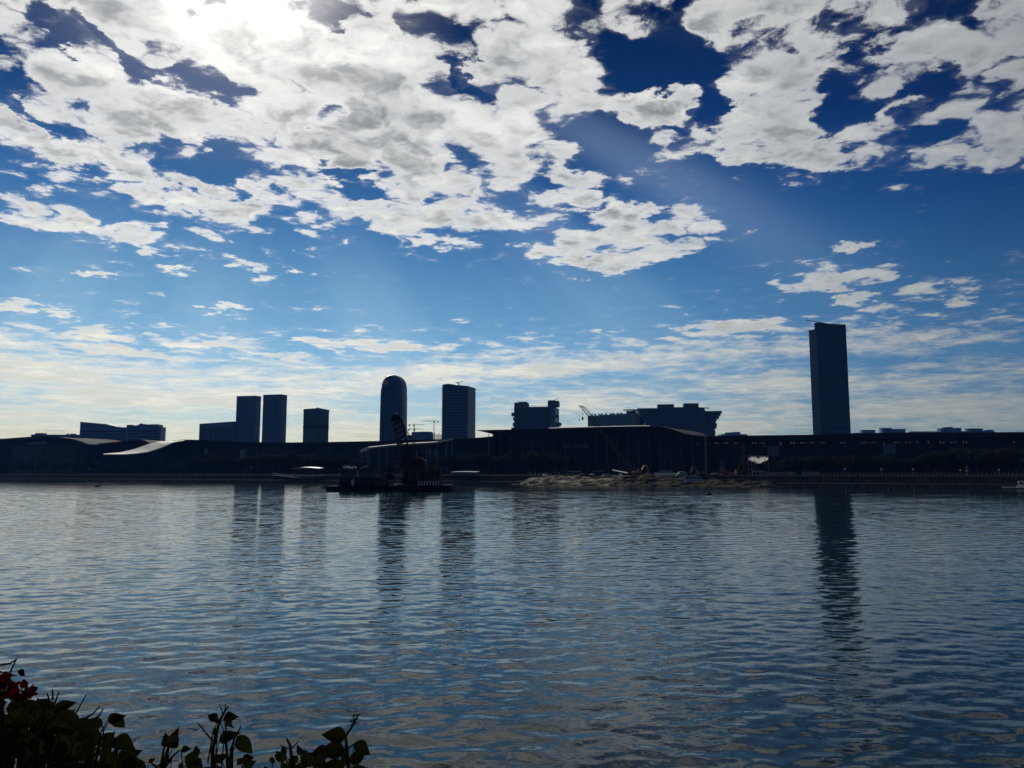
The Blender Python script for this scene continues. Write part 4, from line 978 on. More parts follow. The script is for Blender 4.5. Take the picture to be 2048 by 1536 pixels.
def piling_rig():
    root = thing('piling_rig', 'brown lattice piling rig mast standing left of the white canopy', 'piling rig', on_spit(1489, 415)); h = zat(1489, 884, 415) - 5.6
    lattice(MB(), (0, 0, .8), (-.4, 0, h), 1.3, 1.1, 12, .1, .06).build('mast', M_OCHRE, root)
    MB().tube((.9, -.5, .5), (.6, -.5, h * .8), .28, 8).build('auger', M_RUST, root)
    MB().box(-4.5, -.8, -1.4, 1.4, 1.1, 3.2).build('machine_house', M_OCHRE, root)
    for y in (-1.8, 1.1): MB().slabxz([(-4.8, .4), (-4.3, 0), (.6, 0), (1.1, .4), (1.1, .8), (.6, 1.1), (-4.3, 1.1), (-4.8, .8)], y, y + .7).build('track', M_BLACK, root)
    MB().tube((-3.5, 0, 3.2), (-.5, 0, h * .7), .12, 6).build('strut', M_OCHRE, root)
piling_rig()
root = thing('floodlight_mast', 'tall thin floodlight mast rising before the inverted stepped building', 'mast', on_spit(1412.5, 425)); hh = zat(1412.5, 858, 425) - 5.6
lattice(MB(), (0, 0, 0), (0, 0, hh - 1.2), 1.0, .7, 22, .07, .045).build('mast', M_STEEL, root)
MB().box(-1.1, 1.1, -.7, .7, hh - 1.2, hh - .9).build('platform', M_STEEL, root)
me = MB().box(-.25, .25, -.3, .1, -.3, .3).mesh('floodlight'); me.materials.append(M_BLACK)
for i in range(4): inst('floodlight', me, root, (-.85 + i * .57, -.6, hh - .2 + (.35 if i % 2 else 0)))
root = thing('pipe_pile', 'pair of blue upright pipe piles right of the floodlight mast', 'pile', on_spit(1444, 405)); hh = zat(1444, 914, 405) - 5.6
for x in (-.5, .6): MB().tube((x, 0, -.3), (x, 0, hh), .32, 10).build('pipe', M_BLUE, root)
MB().tube((0, 0, hh * .6), (.6, 0, hh * .6), .1, 5).build('brace', M_BLUE, root)
# green tarpaulin mound
b = MB(); N, K = 22, 8; rg = []
for k in range(K + 1):
    t = k / K; rr = math.cos(t * math.pi / 2) ** .7; rg.append([len(b.v) + i for i in range(N)])
    for i in range(N):
        a = 2 * math.pi * i / N; w = 1 + .14 * math.sin(3 * a + 2 * t) + .08 * math.sin(7 * a); b.v.append((2.7 * rr * w * math.cos(a), 1.6 * rr * w * math.sin(a), -.1 + 2.3 * math.sin(t * math.pi / 2) * (1 + .1 * math.sin(2 * a))))
for r0, r1 in zip(rg, rg[1:]):
    for i in range(N): b.f.append((r0[i], r0[(i + 1) % N], r1[(i + 1) % N], r1[i]))
o = b.build('tarpaulin_heap', M_GREEN, None, True, on_spit(1364, 388)); tag(o, 'heap under a bright green tarpaulin on top of the spit', 'tarpaulin')
# banner board on the spit's face
root = thing('banner_board', 'pale blue and white banner board on the river face of the spit', 'banner', on_spit(1386, 372) + Vector((0, 0, -2.6)))
w = 33 * 372 / F / 2; MB().box(-w, w, 0, .12, 0, 2.5).build('board', M_WHITE, root); MB().box(-w + .15, w - .15, -.03, 0, 1.5, 2.35).build('print_stripe', M_BLUE, root)
r2 = random.Random(4); pb = MB()
for j in range(3):
    x = -w + .4
    while x < w - .5:
        q = r2.uniform(.12, .4); pb.box(x, x + q, -.05, -.01, .25 + j * .4, .45 + j * .4); x += q + r2.uniform(.08, .2)
pb.build('print_line', M_BLUE, root)
for x in (-w + .2, 0, w - .2): MB().box(x - .06, x + .06, .14, .3, -1.6, 2.4).build('post', M_STEEL, root)
# hoarding fences, panel by panel
def hoarding(label, l, r, top, Y0, Y1, n, m=M_CONC2):
    A, E = on_spit(l, Y0), on_spit(r, Y1); A.z = E.z = GZ; root = thing('hoarding', label, 'fence', A, math.atan2(E.y - A.y, E.x - A.x), 'site hoardings'); L = (E - A).length; h = zat(l, top, Y0) - GZ
    me = MB().box(.03, L / n - .03, -.03, .03, 0.05, h).mesh('panel'); me.materials.append(m)
    for i in range(n): inst('panel', me, root, (L * i / n, rnd.uniform(-.04, .04), 0))
    po = MB().box(-.05, .05, .04, .14, 0, h + .1).mesh('post'); po.materials.append(M_STEEL)
    for i in range(n + 1): inst('post', po, root, (L * i / n, 0, 0))
hoarding('grey site hoarding right of the spit, left section', 1530, 1592, 944, 384, 376, 14)
hoarding('grey site hoarding right of the spit, right section', 1603, 1640, 943.5, 374, 370, 9)
hoarding('low white site hoarding left of the green tarpaulin', 1309, 1352, 945.5, 398, 392, 12, M_WHITE)
# inclined conveyor / white sheet
A = on_spit(1226, 412); E = on_spit(1256, 405); root = thing('conveyor', 'white inclined conveyor cover sloping down left of the orange excavator', 'conveyor', A)
D = E - A; za, zb = zat(1226, 936.5, 412) - 5.6, zat(1256, 942.5, 405) - 5.6
MB().hexa([(0, 0, za - .3), (D.x, D.y, zb - .3), (D.x, D.y + 1.4, zb), (0, 1.4, za), (0, 0, za), (D.x, D.y, zb), (D.x, D.y + 1.4, zb + .35), (0, 1.4, za + .35)]).build('cover', M_WHITE, root)
for f in (.1, .5, .9): MB().tube((D.x * f, D.y * f + .6, 0), (D.x * f, D.y * f + .6, za + (zb - za) * f - .2), .09, 5).build('leg', M_STEEL, root)
# site cabins, barrels, posts, stacks
def cabin(px, Y, L, h, m, label):
    root = thing('site_cabin', label, 'cabin', on_spit(px, Y), YAW * .5); wl = MB().box(-L / 2, L / 2, 0, 2.4, 0, h).build('wall', m, root); MB().box(-L / 2 - .15, L / 2 + .15, -.15, 2.55, h + .01, h + .15).build('roof', M_WHITE, root)
    MB().box(-L / 2 + .4, -L / 2 + 1.2, -.05, 0, 0.02, 2.0).build('door', M_GLASS2, wl)
    for i in range(int(L / 2) - 1): MB().box(-L / 2 + 1.8 + i * 1.8, -L / 2 + 2.8 + i * 1.8, -.05, 0, 1.0, 1.9).build('window', M_GLASS2, wl)
cabin(1330, 404, 6, 2.5, M_BLUE, 'small blue site cabin behind the low white hoarding')
cabin(1516, 392, 5, 2.4, M_CONC2, 'pale site cabin below the white canopy')
cabin(1148, 430, 7, 2.5, M_CONC, 'grey site cabin on the left part of the spit')
cabin(1196, 420, 5, 2.5, M_BLUE, 'blue site cabin left of the crawler crane')
r3 = random.Random(12)
me_p = MB().tube((0, 0, 0), (0, 0, 1.5), .08, 6).box(-.16, .16, -.16, .16, 1.5, 1.8).mesh('marker_post'); me_p.materials.append(M_WHITE)
for px in (1059, 1064, 1071, 1078, 1086, 1092, 1098, 1103, 1112, 1119, 1127, 1136):
    o = link('marker_post', me_p); o.location = on_spit(px + r3.uniform(-1, 1), 428 + r3.uniform(-6, 4)); o.scale = (1, 1, r3.uniform(.7, 1.15))
    tag(o, 'white marker post in the loose row on the left end of the spit', 'post', 'marker posts on the spit')
for px, Y, lab in ((1090, 424, 'white sack heap among the marker posts on the spit'), (1183, 405, 'white sack heap near the blue cabin on the spit'), (1246, 396, 'white sack heap below the conveyor on the spit')):
    root = thing('sack_heap', lab, 'sacks', on_spit(px, Y))
    for i in range(6):
        c = (r3.uniform(-1.2, 1.2), r3.uniform(-.6, .6), .3 + .5 * (i // 4)); MB().lathe([(0, -.3), (.45, -.22), (.6, 0), (.45, .22), (0, .3)], 8, c).build('sack', M_WHITE, root, True)
for px, Y, top, lab in ((1133, 432, 914, 'slim lamp post with a curved arm above the left part of the spit'), (1330, 418, 914, 'slim lamp post with a round head right of the crawler crane'), (1498, 398, 936, 'short yellow lamp post right of the piling rig')):
    root = thing('site_lamp', lab, 'lamp post', on_spit(px, Y)); h = zat(px, top, Y) - 5.6
    MB().tube((0, 0, 0), (0, 0, h), .09, 6, .06).build('post', M_YEL if 'yellow' in lab else M_STEEL, root)
    MB().path([(0, 0, h), (.5, 0, h + .5), (1.2, 0, h + .5)], .06, 5).build('arm', M_STEEL, root); MB().box(.9, 1.6, -.15, .15, h + .38, h + .5).build('lamp_head', M_WHITE, root)
# steel pipes and rubble mounds on the site
for px, Y, lab in ((1425, 388, 'bundle of rusty pipes lying right of the yellow excavator'), (1175, 402, 'bundle of rusty pipes lying on the left part of the spit')):
    root = thing('pipe_bundle', lab, 'pipes', on_spit(px, Y), YAW)
    for i in range(5): MB().tube((-3, (i % 3) * .5, .25 + .42 * (i // 3)), (3.2, (i % 3) * .5 + .1, .25 + .42 * (i // 3)), .22, 8).build('pipe', M_RUST, root)
def mound(px, Y, rx, h, lab, seed):
    b = MB(); N, K = 26, 7; rg = []
    for k in range(K + 1):
        t = k / K; rg.append([len(b.v) + i for i in range(N)])
        for i in range(N):
            a = 2 * math.pi * i / N; n = mnoise.fractal(Vector((math.cos(a) * 1.5 + seed, math.sin(a) * 1.5, t * 2)), 1, 2, 4); r_ = rx * (1 - t) ** .8 * (1 + .35 * n); b.v.append((r_ * math.cos(a), r_ * .7 * math.sin(a), -.2 + (h + .2) * t * (1 + .2 * n)))
    for r0, r1 in zip(rg, rg[1:]):
        for i in range(N): b.f.append((r0[i], r0[(i + 1) % N], r1[(i + 1) % N], r1[i]))
    o = b.build('spoil_heap', M_SOIL, None, True, on_spit(px, Y)); tag(o, lab, 'heap')
mound(1296, 396, 4.5, 1.6, 'brown spoil heap left of the low white hoarding', 1); mound(1432, 392, 5, 1.8, 'brown spoil heap between excavators under the floodlight mast', 5); mound(1214, 398, 4, 1.3, 'brown spoil heap below the crawler crane boom', 9); mound(1165, 408, 3.6, 1.2, 'low brown spoil heap by the grey cabin', 14)

# ---------------------------------------------------------------- crane barge
def barge():
    Y = 276.0; c = P(775, 947, Y); root = thing('crane_barge', 'dark dredging barge with deckhouse and big lattice crane', 'barge', (c.x, c.y, 0), 0); s = Y / F / COS
    X = lambda px: (kx(px) * Y - c.x); Z = lambda py, px=775: zat(px, py, Y)
    def bx(name, l, r, t, b_, y0, y1, m): return MB().box(X(l), X(r), y0, y1, Z(b_), Z(t)).build(name, m, root)
    # hull: long pontoon with raked ends, lower rafts at both ends
    z1 = Z(971); MB().slabxz([(X(674), z1), (X(881), z1), (X(881), .7), (X(876), -.8), (X(680), -.8), (X(672), .6)], 0, 13).build('hull', M_RUST, root)
    MB().slabxz([(X(651), Z(972.5)), (X(673.5), Z(972.5)), (X(673.5), -.6), (X(654), -.6), (X(651), .4)], 1, 11).build('raft', M_BLACK, root)
    MB().slabxz([(X(881.5), Z(970)), (X(903), Z(970)), (X(903), .5), (X(900), -.6), (X(881.5), -.6)], 1, 11).build('raft', M_RUST, root)
    MB().box(X(674), X(881), -.14, -.01, .9, 1.15).build('rubbing_strake', M_BLACK, root)
    ty = MB()
    for k in range(12):
        a, e = 2 * math.pi * k / 12, 2 * math.pi * (k + 1) / 12; ty.tube((.42 * math.cos(a), 0, .42 * math.sin(a)), (.42 * math.cos(e), 0, .42 * math.sin(e)), .16, 6)
    tm = ty.mesh('tyre_fender'); tm.materials.append(M_BLACK)
    for px in range(682, 878, 14): inst('tyre_fender', tm, root, (X(px), -.2, 1.0))
    for px in (653, 656.5, 660, 664, 668): MB().tube((X(px), 1.4, Z(973)), (X(px), 1.4, Z(970)), .2, 8).tube((X(px), 1.4, Z(970.6)), (X(px), 1.4, Z(969.8)), .3, 8).build('bollard', M_BLACK, root)
    rl = MB(); 
    for px in range(882, 904, 4): rl.tube((X(px), 1.1, Z(970)), (X(px), 1.1, Z(967.5)), .05, 5)
    rl.tube((X(882), 1.1, Z(967.6)), (X(902), 1.1, Z(967.6)), .05, 5).build('guard_rail', M_STEEL, root)
    # deckhouse, two storeys
    ld = bx('lower_deckhouse', 676, 746, 955, 971, 2, 11, M_RUST); bx('deck_plate', 673, 750, 953.8, 954.9, 1.4, 11.6, M_STEEL); ud = bx('upper_deckhouse', 678, 742, 938.5, 953.7, 2.4, 10.6, M_CONC)
    rf = bx('deckhouse_roof', 664, 747, 936.8, 938.3, 1.2, 11.8, M_CONC)
    wm = MB().box(-.55, .55, -.06, .1, -.45, .45).mesh('window'); wm.materials.append(M_GLASS2)
    for px in (684, 692, 700, 708, 717, 726, 735): inst('window', wm, ud, (X(px), 2.4, Z(945)))
    for px in (684, 694, 712, 721, 738): inst('window', wm, ld, (X(px), 2.0, Z(961)))
    MB().box(X(701), X(706), 1.95, 2.02, Z(970.8), Z(958)).build('door', M_WHITE, ld); MB().box(X(711), X(715), 2.35, 2.42, Z(953.6), Z(942)).build('door', M_WHITE, ud)
    rr = MB()
    for i in range(9): rr.tube((X(674 + i * 9.3), 1.5, Z(953.8)), (X(674 + i * 9.3), 1.5, Z(948)), .045, 5)
    for zz in (948, 951): rr.tube((X(674), 1.5, Z(zz)), (X(749), 1.5, Z(zz)), .04, 5)
    rr.build('guard_rail', M_STEEL, root)
    for (l, r, t) in ((680, 684, 933), (685, 692, 931), (694, 698, 933.5), (700, 706, 932)): bx('roof_tank', l, r, t, 936.7, 4, 6, M_WHITE)
    MB().path([(X(714), 5, Z(937)), (X(722), 5, Z(933)), (X(731), 5, Z(931.5))], .1, 5).build('roof_davit', M_WHITE, root)
    MB().tube((X(729), 6, Z(936.8)), (X(729), 6, Z(915)), .07, 6).build('radio_mast', M_STEEL, root)
    # winches and gear in the waist
    for px, w, t in ((752, 3.2, 960), (760, 2.6, 957), (769, 3.0, 958)): MB().tube((X(px), 3, Z(965)), (X(px), 8, Z(965)), 1.0, 14).box(X(px) - w / 2 * .5, X(px) + w / 2 * .5, 2.6, 3.0, Z(971), Z(t)).box(X(px) - w / 4, X(px) + w / 4, 8, 8.4, Z(971), Z(t)).build('winch', M_BLACK, root)
    af = MB()
    for y in (2.5, 9): af.tube((X(748), y, Z(971)), (X(765), y, Z(929)), .28, 8).tube((X(783), y, Z(971)), (X(768), y, Z(929)), .28, 8).tube((X(755), y, Z(953)), (X(776.5), y, Z(953)), .16, 6)
    af.tube((X(766.5), 2.5, Z(929)), (X(766.5), 9, Z(929)), .3, 8).build('a_frame', M_BLACK, root)
    for i in range(6): MB().tube((X(750 + i * 6), 2.2, Z(971)), (X(750 + i * 6), 2.2, Z(944 + (i % 3) * 3)), .11, 6).build('stanchion', M_STEEL, root)
    MB().tube((X(748), 2.2, Z(950)), (X(786), 2.2, Z(951)), .08, 5).build('pipe', M_STEEL, root)
    # clamshell grab hanging on the hoist lines
    gx = X(779); MB().slabxz([(gx - 1.5, Z(956)), (gx - .1, Z(961)), (gx - .1, Z(949)), (gx - .6, Z(946)), (gx - 1.6, Z(951))], 1.0, 3.0).slabxz([(gx + .1, Z(961)), (gx + 1.5, Z(956)), (gx + 1.6, Z(951)), (gx + .6, Z(946)), (gx + .1, Z(949))], 1.0, 3.0).build('grab', M_BLACK, root)
    MB().slabxz([(gx - .6, Z(945.8)), (gx + .6, Z(945.8)), (gx + .35, Z(935)), (gx - .35, Z(935))], 1.6, 2.4).build('grab_head', M_BLACK, root)
    MB().tube((X(776.5), 2, Z(834)), (gx - .15, 2, Z(935)), .06, 4).tube((X(778), 2, Z(836)), (gx + .2, 2, Z(935)), .06, 4).build('hoist_rope', M_BLACK, root)
    # crane: slewing base, house, boom
    bx('crane_pedestal', 800, 838, 956, 971, 3.5, 10, M_BLACK); MB().tube((X(819), 6.6, Z(956)), (X(819), 6.6, Z(937.2)), 3.2, 18).build('slew_ring', M_BLACK, root)
    bx('crane_platform', 792, 881, 935.5, 937, 1.5, 11.5, M_OCHRE)
    MB().slabxz([(X(797), Z(935.4)), (X(848), Z(935.4)), (X(848), Z(921)), (X(838), Z(917)), (X(806), Z(917.5)), (X(797), Z(924))], 3, 10).build('crane_house', M_RED, root)
    oc = bx('operator_cab', 785.5, 796.5, 922, 935.4, 2.2, 4.8, M_CONC); MB().box(X(786.2), X(795.8), 2.12, 2.22, Z(931), Z(923.5)).build('cab_window', M_GLASS2, oc)
    bx('roof_unit', 828, 842, 913.5, 916.9, 4, 8, M_STEEL)
    bb = MB(); side = Vector((0, 1, 0))
    A0, A1 = Vector((X(808), 6.5, Z(924))), Vector((X(786), 6.5, Z(833)))
    lattice(bb, A0, A1, 3.3, 3.1, 18, .21, .13, side); lattice(bb, A1, (X(780), 6.5, Z(827.5)), 3.0, 1.4, 2, .22, .14, side); bm = bb.build('boom', M_BLACK, root)
    MB().slabxz([(X(776), Z(835)), (X(778), Z(827.5)), (X(785), Z(825.3)), (X(792), Z(829)), (X(795), Z(836)), (X(788), Z(839))], 5.2, 5.5).slabxz([(X(776), Z(835)), (X(778), Z(827.5)), (X(785), Z(825.3)), (X(792), Z(829)), (X(795), Z(836)), (X(788), Z(839))], 7.5, 7.8).build('boom_head', M_BLACK, bm)
    for px, py in ((778.5, 831), (783, 828.5), (788, 832)): MB().tube((X(px), 5.0, Z(py)), (X(px), 8.0, Z(py)), .45, 12).build('sheave', M_BLACK, bm)
    MB().tube((X(775), 6.5, Z(829)), (X(771), 6.5, Z(828.5)), .12, 5).build('head_light', M_STEEL, root)
    for y in (4.8, 8.2):
        MB().tube((X(793), y, Z(836)), (X(841), y, Z(912)), .085, 5).tube((X(794), y, Z(842)), (X(836), y, Z(911)), .07, 5).build('pendant', M_BLACK, root)
    ga = MB()
    for y in (4.6, 8.4): ga.tube((X(846), y, Z(917)), (X(839), y, Z(905)), .2, 6).tube((X(826), y, Z(917)), (X(839), y, Z(905)), .16, 6)
    ga.tube((X(839), 4.4, Z(905)), (X(839), 8.6, Z(905)), .26, 8).build('gantry', M_BLACK, root)
    # engine house aft with dark openings and striped skirt
    eh = bx('engine_house', 815.5, 880, 937.2, 961.6, 1.8, 3.4, M_OCHRE)
    for l, r in ((822, 831), (838, 848), (853, 858), (861, 866), (872, 877)): MB().box(X(l), X(r), 1.7, 1.79, Z(958 if r - l > 6 else 955), Z(943)).build('opening', M_BLACK, eh)
    sk = bx('skirt', 833, 881, 961.8, 970.9, 1.5, 3.3, M_BLACK)
    for i in range(8):
        l = 834.5 + i * 5.7; MB().add([(X(l), 1.45, Z(970.5)), (X(l + 2.4), 1.45, Z(970.5)), (X(l + 5.2), 1.45, Z(962.2)), (X(l + 2.8), 1.45, Z(962.2)), (X(l), 1.49, Z(970.5)), (X(l + 2.4), 1.49, Z(970.5)), (X(l + 5.2), 1.49, Z(962.2)), (X(l + 2.8), 1.49, Z(962.2))],
            [(0, 1, 2, 3), (7, 6, 5, 4), (0, 4, 5, 1), (1, 5, 6, 2), (2, 6, 7, 3), (3, 7, 4, 0)]).build('warning_stripe', M_WHITE, sk)
    for l, r, t in ((788, 792, 967), (794, 806, 967.5), (808, 815, 968.6)): bx('deck_box', l, r, t, 970.9, 1, 3, M_WHITE if l == 788 else M_STEEL)
barge()

# ---------------------------------------------------------------- small craft and buoys
def buoy(px, py, label, s=1.0):
    Y = CH / ((py - 947) / F) ; k = kx(px); root = thing('buoy', label, 'buoy', (k * Y, Y, 0), 0, 'mooring buoys in the river')
    MB().lathe([(0, -.4), (.9 * s, -.35), (1.05 * s, .1), (.85 * s, .5), (0, .55)], 14).build('float', M_BLACK, root, True); MB().tube((0, 0, .5), (0, 0, 1.2 * s), .18, 8, .1).build('post', M_BLACK, root); MB().lathe([(0, -.1), (.25, 0), (0, .22)], 8, (0, 0, 1.2 * s)).build('top_mark', M_RUST, root)
buoy(197, 973.5, 'small dark mooring buoy at the far left of the river', 1.3); buoy(430, 968, 'tiny dark mooring buoy left of the barge', 1.1); buoy(1417, 989.5, 'dark mooring buoy nearest the viewer, right of centre', .9); buoy(1779, 981.5, 'small dark mooring buoy near the tall tower reflection', .9)
def launch():
    Y = 312; c = P(2046, 975, Y); root = thing('white_launch', 'white launch moored at the right edge of the far bank', 'boat', (c.x, c.y, 0), YAW)
    b = MB(); st = [(-2.2, 1.5), (0, 1.6), (4, 1.5), (7, .9), (8.6, .08)]; rg = []
    for x, w in st:
        rg.append([len(b.v) + i for i in range(5)]); up = 1.1 + max(0, x) * .05; b.v += [(x, -w, up), (x, -w * .7, -.3), (x, 0, -.5), (x, w * .7, -.3), (x, w, up)]
    for r0, r1 in zip(rg, rg[1:]):
        for i in range(4): b.f.append((r0[i], r1[i], r1[i + 1], r0[i + 1]))
        b.f.append((r0[4], r1[4], r1[0], r0[0]))
    b.f.append(tuple(rg[0][::-1])); b.build('hull', M_WHITE, root)
    cb = MB().slabxz([(-1.5, 1.15), (4.6, 1.2), (3.6, 2.9), (-1.5, 2.9)], -1.1, 1.1).build('cabin', M_WHITE, root); MB().box(-1.8, 4.0, -1.25, 1.25, 2.92, 3.05).build('roof', M_WHITE, root)
    for x in (-1.1, .3, 1.7): MB().box(x, x + 1.0, -1.16, -1.1, 1.8, 2.6).build('window', M_GLASS2, cb)
launch()
root = thing('pontoon', 'low dark pontoon with white fenders left of the launch', 'pontoon', P(2003, 975, 314) * 1, YAW); root.location.z = 0
MB().box(0, 8.0, -1.2, 1.2, -.4, .7).build('deck', M_BLUE, root)
for i in range(9): MB().lathe([(0, -.25), (.22, -.15), (.22, .15), (0, .25)], 8, (.5 + i * .85, -1.35, .65)).build('fender', M_WHITE, root, True)
root = thing('flagpole', 'thin white mast with crossbar on the right bank promenade', 'mast', at_bank(1934, 8)); hh = zat(1934, 932, at_bank(1934, 8).y) - GZ
MB().tube((0, 0, 0), (0, 0, hh), .08, 6).build('pole', M_WHITE, root); MB().tube((-1, 0, hh * .5), (1, 0, hh * .5), .05, 5).build('crossbar', M_WHITE, root)

# ---------------------------------------------------------------- near bank: planter with bougainvillea
M_BOUG = mat('bougainvillea leaf', (.015, .018, .006), .85, .0, var=.4, scale=14, trans=.3)
M_STEM = mat('woody stem', (.035, .026, .018), .8, .2, var=.3, scale=40)
M_BRACT = mat('crimson bract', (.05, .003, .005), .9, .0, var=.35, scale=20, trans=.35)
root = thing('planter', 'long concrete planter trough on the near quay edge', 'planter', (-1.0, 1.9, 4.38))
MB().box(-1.6, 1.8, -.36, -.30, 0, .62).box(-1.6, 1.8, .30, .36, 0, .62).box(-1.6, -1.54, -.299, .299, 0, .62).box(1.74, 1.8, -.299, .299, 0, .62).build('trough', M_CONCRETE, root)
MB().box(-1.53, 1.73, -.298, .298, .02, .56).build('soil', M_SOIL, root)
def leaf_mesh(seed, long=1.5, fold=.35, droop=.5, name='leaf', m=None, wavy=.04):
    r = random.Random(seed); b = MB(); N = 11; rows = []
    tab = [(0, .006), (.06, .20), (.16, .36), (.30, .45), (.45, .42), (.6, .33), (.75, .20), (.88, .085), (1, .004)]
    for i in range(N + 1):
        t = i / N; w = interp(tab, t)
        ang = droop * t * t; x = long * (t - .12 * droop * t ** 3); zc = -droop * .45 * t * t * long; row = []
        for j in (-1, -.55, 0, .55, 1):
            y = j * w; z = zc + abs(j) * w * fold + wavy * math.sin(7 * t + j * 2 + seed) * abs(j)
            row.append(len(b.v)); b.v.append((x, y, z))
        rows.append(row)
    for r0, r1 in zip(rows, rows[1:]):
        for j in range(4): b.f.append((r0[j], r1[j], r1[j + 1], r0[j + 1]))
    me = b.mesh(name); me.materials.append(m or M_BOUG); me.polygons.foreach_set('use_smooth', [True] * len(me.polygons)); return me
LEAVES = [leaf_mesh(i, 1.35 + .14 * (i % 3), .2 + .15 * (i % 2), (.25, .7, 1.1)[i % 3]) for i in range(6)]
BRACTS = [leaf_mesh(20 + i, 1.15, .25, .5, 'bract', M_BRACT, .09) for i in range(3)]
pr = random.Random(21)
def place(name, me, root, p, d, size, roll=0.0):
    """leaf from p pointing along d"""
    d = Vector(d).normalized(); z = Vector((0, 0, 1)); y = z.cross(d)
    if y.length < .05: y = Vector((1, 0, 0)).cross(d)
    y.normalize(); z = d.cross(y); mt = Matrix((d, y, z)).transposed().to_4x4(); mt = Matrix.Translation(p) @ mt @ Matrix.Rotation(roll, 4, 'X') @ Matrix.Scale(size, 4)
    o = bpy.data.objects.new(name, me); sc.collection.objects.link(o); o.parent = root; o.matrix_basis = mt; return o
def plant(label, base_px, Y): 
    p = P(base_px, 947, Y); return thing('bougainvillea', label, 'plant', (p.x, Y, 4.94), 0, 'bougainvillea shoots in the near planter')
def local(root, px, py, Y): return P(px, py, Y) - Vector(root.location)
def stem(root, pts, r0=.004, r1=.0016):
    b = MB(); n = len(pts) - 1
    for i in range(n): b.tube(pts[i], pts[i + 1], r0 + (r1 - r0) * i / n, 6, r0 + (r1 - r0) * (i + 1) / n)
    return b.build('stem', M_STEM, root)
TWIGS = {}
def leaf_px(root, px, py, tx, ty, Y, dy=0.0):
    """leaf whose stalk end is at (px,py) and whose tip is seen at (tx,ty); blade turned roughly to the light"""
    a = local(root, px, py, Y); e = local(root, tx, ty, Y + dy); d = e - a; size = d.length / 1.38; d = (d.normalized() + Vector((0, pr.uniform(-.3, .3), 0))).normalized()
    n = Vector((pr.uniform(-.5, .5), -1, pr.uniform(.1, 1.0))); y = n.cross(d).normalized(); z = d.cross(y)
    TWIGS.setdefault(root.name, (root, []))[1].append(a.copy())
    o = bpy.data.objects.new('leaf', pr.choice(LEAVES)); sc.collection.objects.link(o); o.parent = root
    o.matrix_basis = Matrix.Translation(a) @ Matrix((d, y, z)).transposed().to_4x4() @ Matrix.Scale(size, 4); return o

# right sprig (525-750)
Y = 1.75; rt = plant('rightmost bougainvillea sprig with drooping leaves and a budding tip', 690, Y)
stem(rt, [Vector((0, 0, 0)), local(rt, 694, 1600, Y), local(rt, 697, 1536, Y), local(rt, 694, 1500, Y), local(rt, 691, 1472, Y), local(rt, 703, 1455, Y), local(rt, 712, 1436, Y)], .006, .002)
stem(rt, [local(rt, 695, 1498, Y), local(rt, 708, 1488, Y), local(rt, 716, 1482, Y)], .002, .0014)
for a in ((692, 1474, 642, 1464), (708, 1487, 745, 1512), (690, 1500, 634, 1498), (697, 1530, 683, 1502), (701, 1528, 730, 1500), (660, 1508, 612, 1506), (688, 1540, 640, 1525), (705, 1545, 742, 1532)): leaf_px(rt, *a, Y)
for i in range(26):
    u = i / 26; place('bud', LEAVES[i % 6], rt, local(rt, 705 + 10 * u + pr.uniform(-5, 5), 1452 - 24 * u, Y), (pr.uniform(-1, 1), pr.uniform(-1, 1), pr.uniform(-.2, 1)), .006)
# middle-right low clump (520-640)
Y = 1.7; rc = plant('low leafy bougainvillea clump left of the rightmost sprig', 585, Y)
stem(rc, [Vector((0, 0, 0)), local(rc, 585, 1600, Y), local(rc, 584, 1520, Y), local(rc, 580, 1490, Y), local(rc, 574, 1478, Y)], .006, .002)
for i in range(46):
    px, py = pr.uniform(528, 640), 0; py = 1508 + abs(px - 585) * .12 + pr.uniform(0, 60); a = pr.uniform(0, 6.28); L = pr.uniform(20, 34)
    leaf_px(rc, px, py, px + L * math.cos(a), py + L * math.sin(a) * .7, Y + pr.uniform(-.12, .1))
for a in ((580, 1492, 572, 1474), (583, 1497, 598, 1482), (582, 1500, 560, 1490)): stem(rc, [local(rc, a[0], a[1], Y), local(rc, a[2], a[3], Y)], .0015, .001)
# middle sprig (380-500)
Y = 1.75; rm = plant('middle bougainvillea sprig with forked twigs and heart-shaped leaves', 440, Y)
stem(rm, [Vector((0, 0, 0)), local(rm, 428, 1600, Y), local(rm, 425, 1500, Y), local(rm, 432, 1470, Y), local(rm, 440, 1440, Y), local(rm, 449, 1424, Y), local(rm, 457, 1412, Y)], .006, .0018)
stem(rm, [local(rm, 460, 1560, Y), local(rm, 462, 1500, Y), local(rm, 468, 1480, Y), local(rm, 482, 1452, Y)], .004, .0014)
stem(rm, [local(rm, 426, 1482, Y), local(rm, 412, 1466, Y), local(rm, 396, 1446, Y)], .002, .0012); stem(rm, [local(rm, 447, 1428, Y), local(rm, 439, 1410, Y)], .0015, .001); stem(rm, [local(rm, 449, 1424, Y), local(rm, 452, 1408, Y)], .0015, .001)
for a in ((436, 1440, 412, 1428), (440, 1442, 425, 1444), (450, 1430, 470, 1426), (455, 1440, 462, 1460), (436, 1458, 420, 1472), (438, 1482, 470, 1462), (475, 1472, 503, 1508), (466, 1478, 442, 1470), (447, 1436, 478, 1434)): leaf_px(rm, *a, Y)
for i in range(40):
    px = pr.uniform(372, 500); py = 1506 + pr.uniform(-4, 55); a = pr.uniform(0, 6.28); L = pr.uniform(18, 32); leaf_px(rm, px, py, px + L * math.cos(a), py + L * math.sin(a) * .7, Y + pr.uniform(-.12, .12))
